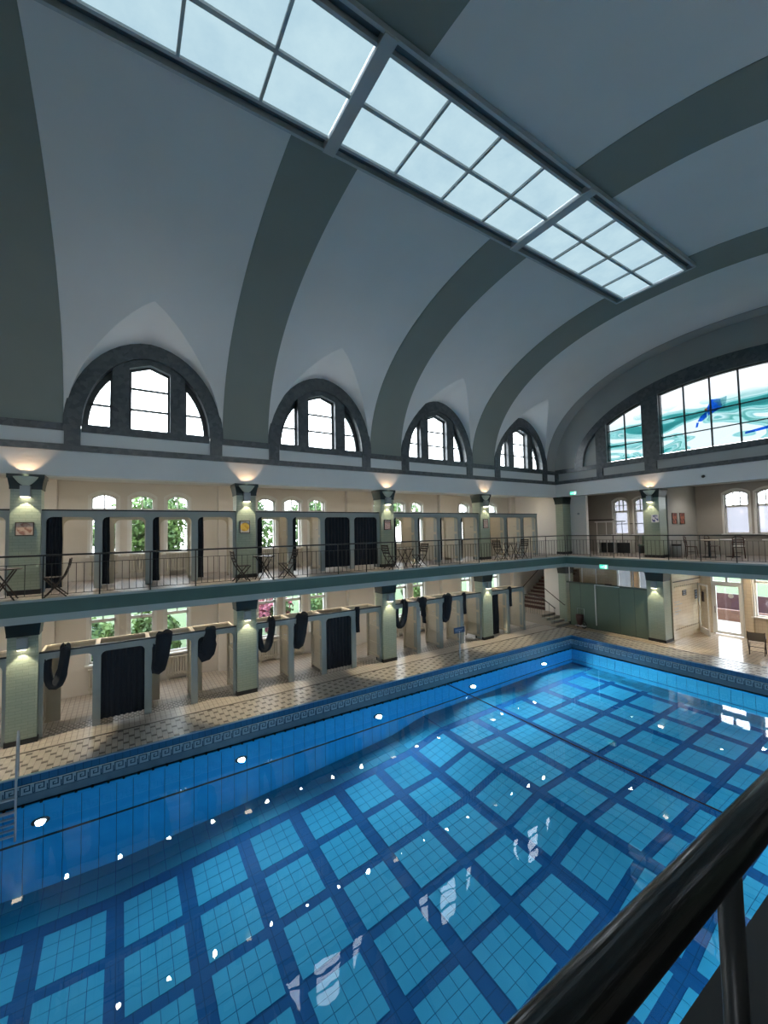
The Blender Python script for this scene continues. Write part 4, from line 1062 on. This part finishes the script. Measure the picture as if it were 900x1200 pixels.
# ------------------------------------------------------------------ poolside: ladder, notice on pole
t = thing('pool_ladder', 'steel pool ladder at the left edge of the photo', 'ladder', (XP, -.08, 0))
for s, y in enumerate((.30, -.26)):
    MB().tube([(-.08, y, 0), (-.09, y, .45), (-.10, y, .84), (-.04, y, .95), (.02, y, .84), (.09, y, .2), (.10, y, -.1), (.10, y, -1.9)], .021, 10).build('rail', 'steel', t)
    MB().tube([(-.09, y, .12), (.09, y, -.10)], .014, 8).build('brace', 'steel', t)
for z in (-.35, -.62, -.88, -1.13, -1.38, -1.63): MB().box(.07, .15, -.26, .30, z-.015, z+.015).build('step', 'steel', t)
t = thing('pole_sign', 'small dark blue notice on a thin pole at the pool edge', 'sign', (1.70, 12.9, 0))
MB().tube([(0, 0, 0), (0, 0, 1.2)], .016, 8).build('pole', 'steel', t); MB().disc((0, 0, 0), .10, 'z', .012, 14).build('foot', 'steel', t)
MB().box(-.01, .012, -.27, .27, 1.12, 1.33).build('plate', 'sign_blue', t)
m = MB().box(.012, .016, -.22, .20, 1.235, 1.255).box(.012, .016, -.22, .12, 1.18, 1.195); m.build('lettering', 'sign_line', t)

# ------------------------------------------------------------------ end hall, lower storey
gp = skel('wall_partition'); divs = [.55, 1.14, 1.94, 3.06, 3.75, 4.32]
for a, b in zip(divs, divs[1:]):
    MB().box(a+.012, b-.012, 21.74, 21.80, .03, 2.16).build('door_leaf' if a == 1.94 else 'panel', 'green_panel', gp)
m = MB()
for x in divs: m.box(x-.012, x+.012, 21.735, 21.81, 0, 2.16)
m.box(.37, 4.32, 21.735, 21.81, 2.16, 2.24).box(.37, 4.32, 21.735, 21.81, 0, .03); m.build('frame', 'green_line', gp)
m = MB().box(1.90, 1.945, 21.70, 21.735, .2, 2.20).box(1.90, 3.10, 21.70, 21.735, 2.165, 2.20); m.build('door_track', 'white', gp)
m = MB()
for x in (.55, 1.25, 1.98, 3.02, 3.72, 4.30): m.box(x-.02, x+.02, 21.75, 21.79, 2.24, 3.12)
m.box(.37, 4.32, 21.75, 21.79, 2.98, 3.12); m.build('clerestory_frame', 'win_white', gp)
for a, b in ((.57, 1.23), (1.27, 1.96), (2.0, 3.0), (3.04, 3.70), (3.74, 4.28)): MB().box(a, b, 21.766, 21.774, 2.24, 2.98).build('pane', 'glass', gp)
m = MB().box(2.45, 2.75, 21.68, 21.735, 2.22, 2.28); o = m.build('door_closer', 'rail', gp)
# hose trolley by the partition
t = thing('hose_trolley', 'dark red bag on a small steel trolley before the green partition', 'trolley', (1.22, 21.45, 0))
MB().tube([(-.18, .1, 0), (-.18, .12, .95), (.18, .12, .95), (.18, .1, 0)], .012, 6).build('handle', 'steel', t)
m = MB(); rows = [[(r_*math.cos(a), r_*.7*math.sin(a), z) for a in [2*math.pi*i/14 for i in range(15)]] for z, r_ in ((.14, .06), (.2, .13), (.4, .18), (.58, .2), (.66, .19), (.68, .1), (.68, .0))]
m.grid(rows); m.build('bag', 'stair_red', t)
for x in (-.17, .17): MB().tube([(x-.02, .1, .09), (x+.02, .1, .09)], .09, 14, up=(0, 1, 0)).build('wheel', 'black', t)
m = MB().tube([(.22+.16*math.cos(R(a)), -.02, .18+.16*math.sin(R(a))) for a in range(0, 361, 30)], .018, 6); m.build('hose_coil', 'black', t)
MB().box(-.2, .3, -.12, .12, .10, .13).build('tray', 'steel', t)
# dado lines, notices on the cream tiled wall
m = MB().box(5.02, 5.03, 22.5, YB, 2.50, 2.55)
y = 22.6
while y < 25.1:
    for z in (.42, 2.28): m.box(5.02, 5.026, y, y+.05, z, z+.05)
    y += .15
struct('trim_%d' % n_trim, m, 'wood_dark'); n_trim += 1
def notice(label, loc, w_, h_, rz=0, lines=3):
    t = thing('wall_notice', label, 'notice', loc, rz); MB().box(0, .015, -w_/2, w_/2, -h_/2, h_/2).build('board', 'poster_dark', t)
    m = MB()
    for i in range(lines): z = h_/2-h_*(i+.7)/(lines+.4); m.box(.015, .018, -w_*.36, w_*(.36-.1*(i % 2)), z-.012, z+.012)
    m.build('lettering', 'sign_line', t); return t
notice('landscape dark notice on the cream tiled wall', (5.02, 23.55, 1.98), .40, .24)
notice('upright dark notice on the glass side of the entrance', (5.02, 24.75, 1.80), .28, .42)
m = MB()
for i, (y, z, w_) in enumerate(((22.75, 1.62, .5), (22.8, 1.50, .7), (22.7, 1.34, .45), (22.78, 1.22, .6), (22.72, 1.10, .4))): m.box(5.02, 5.024, y-.2, y-.2+w_, z, z+.045)
t_ = m.build('lettering', 'sconce'); t_['kind'] = 'structure'
# glass exit door in the end wall
dr = skel('door_1'); m = MB(); y0, y1 = YB+.05, YB+.12
for x0, x1, z0, z1 in ((5.42, 5.50, 0, 2.85), (6.54, 6.62, 0, 2.85), (5.50, 6.54, 2.30, 2.40), (5.50, 6.54, 2.77, 2.85), (5.98, 6.06, 2.40, 2.77)): m.box(x0, x1, y0, y1, z0, z1)
m.build('door_frame', 'win_white', dr)
m = MB().box(5.50, 5.60, y0-.02, y0+.04, .02, 2.30).box(6.44, 6.54, y0-.02, y0+.04, .02, 2.30).box(5.60, 6.44, y0-.02, y0+.04, .02, .14).box(5.60, 6.44, y0-.02, y0+.04, 2.20, 2.30); m.build('door_leaf', 'win_white', dr)
MB().box(5.60, 6.44, y0+.005, y0+.013, .14, 2.20).build('pane', 'glass', dr)
for x0, x1 in ((5.50, 5.98), (6.06, 6.54)): MB().box(x0, x1, y0+.03, y0+.038, 2.40, 2.77).build('pane', 'glass', dr)
MB().tube([(5.55, y0-.06, .95), (5.55, y0-.06, 1.25)], .012, 8).build('door_handle', 'rail', dr)
MB().disc((6.15, y0-.02, 1.78), .10, 'y', .008, 16).build('notice', 'white', dr)
# open glass leaf standing before the side wall
dr = skel('door_2'); m = MB()
for a, b, z0, z1 in ((0, .07, .02, 2.3), (.83, .90, .02, 2.3), (.07, .83, .02, .30), (.07, .83, 2.22, 2.3)): m.box(a, b, -.02, .02, z0, z1)
f = m.build('door_leaf', 'win_white', dr); MB().box(.07, .83, -.004, .004, .30, 2.22).build('pane', 'glass', dr)
m = MB().box(.3, .55, -.012, -.004, 1.5, 1.95); m.build('notice', 'poster_dark', dr)
dr.location = (5.04, 25.0, 0); dr.rotation_euler.z = R(-48)
m = MB().box(6.68, 6.94, YB-.10, YB, 0, 3.12); struct('pilaster', m, 'cream_tile_x')

# ------------------------------------------------------------------ staircase behind the cabins
st = thing('staircase', 'stone staircase with dark red risers behind the last poolside cabin', 'stairs', (-2.9, 20.6, 0))
MB().box(.1, 2.55, 0, 1.2, 0, .50).build('landing', 'stair_grey', st)
for i in range(3): MB().box(2.55+.28*i, 2.83+.28*i, .0, 1.1, 0, .375-.125*i).build('lower_step', 'stair_grey', st)
for i in range(12):
    MB().box(.1, 1.95, 1.2+.27*i, 1.47+.27*i, .50, .50+.17*(i+1)).build('stair_step', 'stair_red', st); MB().box(.1, 1.95, 1.17+.27*i, 1.47+.27*i, .50+.17*(i+1), .53+.17*(i+1)).build('tread', 'stair_grey', st)
MB().tube([(1.9, 1.2, 1.35), (1.9, 3.6, 2.9)], .022, 8).build('wall_handrail', 'wood_dark', st); MB().tube([(.3, 1.2, 1.5), (.3, 3.6, 3.0)], .022, 8).build('wall_handrail', 'wood_dark', st)
MB().tube([(2.0, -.0, 1.45), (2.6, 0, 1.38), (3.35, 0, .95)], .02, 8).build('landing_handrail', 'rail', st)
for x, z0, z1 in [(1.0+.14*i, .50, 1.44) for i in range(12)]+[(2.72, .36, 1.32), (3.0, .25, 1.16), (3.28, .12, 1.0)]: MB().tube([(x, 0, z0), (x, 0, z1)], .008, 5).build('baluster', 'rail', st)
MB().tube([(1.0, 0, 1.44), (2.0, 0, 1.45)], .016, 8).build('landing_handrail', 'rail', st)
t = thing('wall_handrail', 'dark handrail sloping down the pale wall beside the staircase', 'railing', (0, 21.69, 0))
MB().tube([(-.95, -.04, 1.75), (.28, -.12, 1.02), (.36, -.12, 1.0)], .020, 8).build('handrail', 'wood_dark', t)

# ------------------------------------------------------------------ end gallery, upper storey
t = thing('stairwell_rail', 'white-topped rail around the stairwell on the end gallery', 'railing', (1.75, 23.3, H))
m = MB().box(-.6, .95, -.03, .03, 1.62, 1.68); m.build('top_bar', 'white', t)
for x in (-.5, .0, .4, .8): MB().tube([(x, 0, 0), (x, 0, 1.62)], .016, 6).build('upright', 'rail' if x == .8 else 'white', t)
t = thing('low_cabinet', 'low white cabinet with dark open compartments on the end gallery', 'cabinet', (1.7, 24.2, H))
MB().box(-.9, .9, -.2, .2, .55, .95).build('top_box', 'white', t); [MB().box(x, x+.04, -.2, .2, 0, .55).build('divider', 'white', t) for x in (-.88, -.02, .84)]; MB().box(-.84, .84, .14, .18, 0, .55).build('back_panel', 'win_dark', t)
t = thing('green_bench', 'grey-green bench under the second end gallery window', 'bench', (3.55, 24.5, H))
MB().box(-.75, .75, -.25, .2, .38, .45).build('seat', 'green_panel', t); MB().box(-.75, .75, .2, .25, .45, .95).build('backrest', 'green_panel', t)
for x in (-.7, .7): MB().box(x-.03, x+.03, -.22, .22, 0, .38).build('leg', 'green_line', t)
t = thing('waste_bin', 'dark waste bin beside the end gallery column', 'bin', (5.25, 22.5, H))
m = MB(); rows = [[(r_*math.cos(a), r_*math.sin(a), z) for a in [2*math.pi*i/16 for i in range(17)]] for z, r_ in ((0, .12), (.01, .14), (.5, .17))]
m.grid(rows); m.build('body', 'sconce', t); MB().disc((0, 0, .5), .19, 'z', .07, 16).build('lid', 'black', t)
def bentwood():
    t = thing('bentwood_chair', '', 'chair'); ch = []
    for x, y in ((-.17, -.17), (.17, -.17), (-.17, .17), (.17, .17)):
        m = MB(); m.tube([(x*1.15, y*1.15, 0), (x, y, .45)]+([(x, y-.05, .85)] if y < 0 else []), .016, 6); ch.append((m.build('leg', 'wood_red', t), []))
    m = MB(); m.disc((0, 0, .44), .21, 'z', .03, 16); ch.append((m.build('seat', 'wood_red', t), []))
    m = MB(); m.tube([(-.19, -.18, .62), (-.17, -.22, .84), (-.08, -.24, .90), (.08, -.24, .90), (.17, -.22, .84), (.19, -.18, .62)], .016, 6)
    for z in (.66, .76): m.box(-.17, .17, -.225, -.205, z-.02, z+.02)
    ch.append((m.build('backrest', 'wood_red', t), []))
    m = MB(); m.tube([(.14*math.cos(R(a)), .14*math.sin(R(a)), .22) for a in range(0, 361, 30)], .008, 5); ch.append((m.build('stretcher', 'wood_red', t), [])); return t, ch
bw, bch = bentwood(); fb = True
for (x, y, rz, lab) in ((5.60, 23.0, -80, 'red-brown chair nearest the end column, left of the white-rimmed tables'), (6.05, 23.95, -100, 'red-brown chair half behind the leftmost end gallery chair'), (7.15, 23.3, 15, 'red-brown chair with pale cushion before the first white-rimmed table'), (8.4, 23.4, 100, 'red-brown chair at the photo edge by the second white-rimmed table')):
    if fb: bw.location = (x, y, H); bw.rotation_euler.z = R(rz); bw['label'] = lab; bw['group'] = 'chairs on the end gallery'; fb = False
    else: dup(bw, bch, (x, y, H), R(rz), lab, 'chairs on the end gallery')
t = thing('cushion', 'pale seat cushion on a red-brown end gallery chair', 'cushion', (7.15, 23.3, H+.472)); MB().disc((0, 0, 0), .20, 'z', .035, 16).build('pad', 'white', t)
for x, y, lab in ((6.75, 24.0, 'round table with white rim below the first right-hand gallery window'), (8.15, 24.0, 'round table with white rim at the right edge of the photo'), (6.20, 23.15, 'small pale table between the end gallery chairs')):
    t = thing('round_table', lab, 'table', (x, y, H), 0, 'tables on the end gallery'); r_ = .42 if 'small' not in lab else .34
    MB().disc((0, 0, .72), r_, 'z', .03, 24).build('tabletop', 'white' if r_ > .4 else 'cabin_wood', t); MB().tube([(0, 0, .02), (0, 0, .72)], .035, 10).build('pedestal', 'black', t); MB().disc((0, 0, 0), .24, 'z', .03, 16).build('base', 'black', t)
m = MB().box(1.25, 3.0, YB-.02, YB, 5.15, 5.19); m.box(-.9, 1.1, YB-.05, YB-.02, 5.40, 5.46); struct('trim_%d' % n_trim, m, 'rail'); n_trim += 1
t = thing('smoke_alarm', 'small round fitting on the pale pier beside the corner column', 'fixture', (.85, 22.35, 5.75)); MB().tube([(0, 0, 0), (0, -.05, 0)], .06, 12).build('case', 'sconce', t)

# ------------------------------------------------------------------ outside the windows
m = MB().box(-45, 60, -45, 70, -.75, -.35)
# ground with a hole under the pool hall
m = MB().box(-45, XB-.35, -45, 70, -.6, -.35).box(XB-.35, 60, YB+6.5, 70, -.6, -.35).box(18.6, 60, -45, YB+6.5, -.6, -.35).box(XB-.35, 18.6, -45, YN-.3, -.6, -.35); struct('ground', m, 'grass')
m = MB().box(XB-.35, 18.6, YB+.3, YB+6.5, -.6, -.02); struct('pavement', m, 'paving')
m = MB().box(1, 16, YB+5.4, YB+5.5, -.05, 1.15); struct('boundary_screen', m, 'red_screen')
m = MB().box(1, 16, YB+3.6, YB+3.8, -.05, .55); struct('boundary_wall', m, 'orange_brick')
def foliage(seed, n, rx, rz_, zc, m):
    rnd = random.Random(seed); mb = MB(); blobs = [(rnd.uniform(-.6, .6)*rx, rnd.uniform(-.6, .6)*rx, zc+rnd.uniform(-.6, .6)*rz_, rnd.uniform(.35, .6)*rx) for _ in range(14)]
    for _ in range(n):
        bx, by, bz, br = rnd.choice(blobs); u = Vector((rnd.gauss(0, 1), rnd.gauss(0, 1), rnd.gauss(0, 1))).normalized(); p = Vector((bx, by, bz))+u*br*rnd.uniform(.75, 1.05)
        a = Vector((rnd.gauss(0, 1), rnd.gauss(0, 1), rnd.gauss(0, 1))).normalized(); b = u.cross(a).normalized(); s = rnd.uniform(.045, .10)
        mb.poly([p-b*s, p+a*s*1.2, p+b*s, p-a*s*1.2])
    return mb.mesh('foliage', m)
fol = [foliage(1, 12000, 1.75, 3.0, 5.4, 'leaf'), foliage(2, 12000, 1.75, 2.8, 5.6, 'leaf')]; shr = foliage(3, 4500, 1.0, 1.0, 1.5, 'leaf'); shp = foliage(4, 4500, 1.0, 1.0, 1.5, 'leaf_pink')
trk = MB().tube([(0, 0, -.4), (.05, .05, 1.6), (0, 0, 4.2)], [.17, .13, .06], 10).mesh('trunk', 'bark')
TW = ['left of the first windows', 'behind the first bay of windows', 'behind the windows beside the second column', 'behind the second bay of windows', 'behind the third bay of windows', 'behind the last bay of windows']
for i, (x, y) in enumerate(((-9.2, -1.7), (-8.9, 2.9), (-9.2, 7.6), (-9.0, 12.1), (-10.5, 16.9), (-11.0, 21.7))):
    t = thing('tree', 'leafy green garden tree outside, %s' % TW[i], 'tree', (x, y, -.35), i*1.1, 'trees outside the windows')
    o = link('foliage', fol[i % 2], t); o['kind'] = 'stuff'; link('trunk', trk, t)
for i, (x, y) in enumerate(((-5.3, -1.6), (-5.3, .8), (-5.3, 3.1), (-5.2, 5.4), (-5.3, 7.8), (-5.4, 10.4), (-5.6, 13.5), (-5.6, 16.6))):
    pk = i == 4
    t = thing('shrub', ('pink flowering shrub outside the low window right of the second column' if pk else 'green garden shrub outside the poolside windows, %s along the wall' % ('nearest', 'first', 'second', 'third', '', 'fifth', 'sixth', 'last')[i]), 'shrub', (x, y, -.35), i*.9, 'shrubs outside the windows')
    o = link('foliage', shp if pk else shr, t); o['kind'] = 'stuff'; MB().tube([(0, 0, 0), (0, 0, 1.0)], .05, 6).build('stem', 'bark', t)
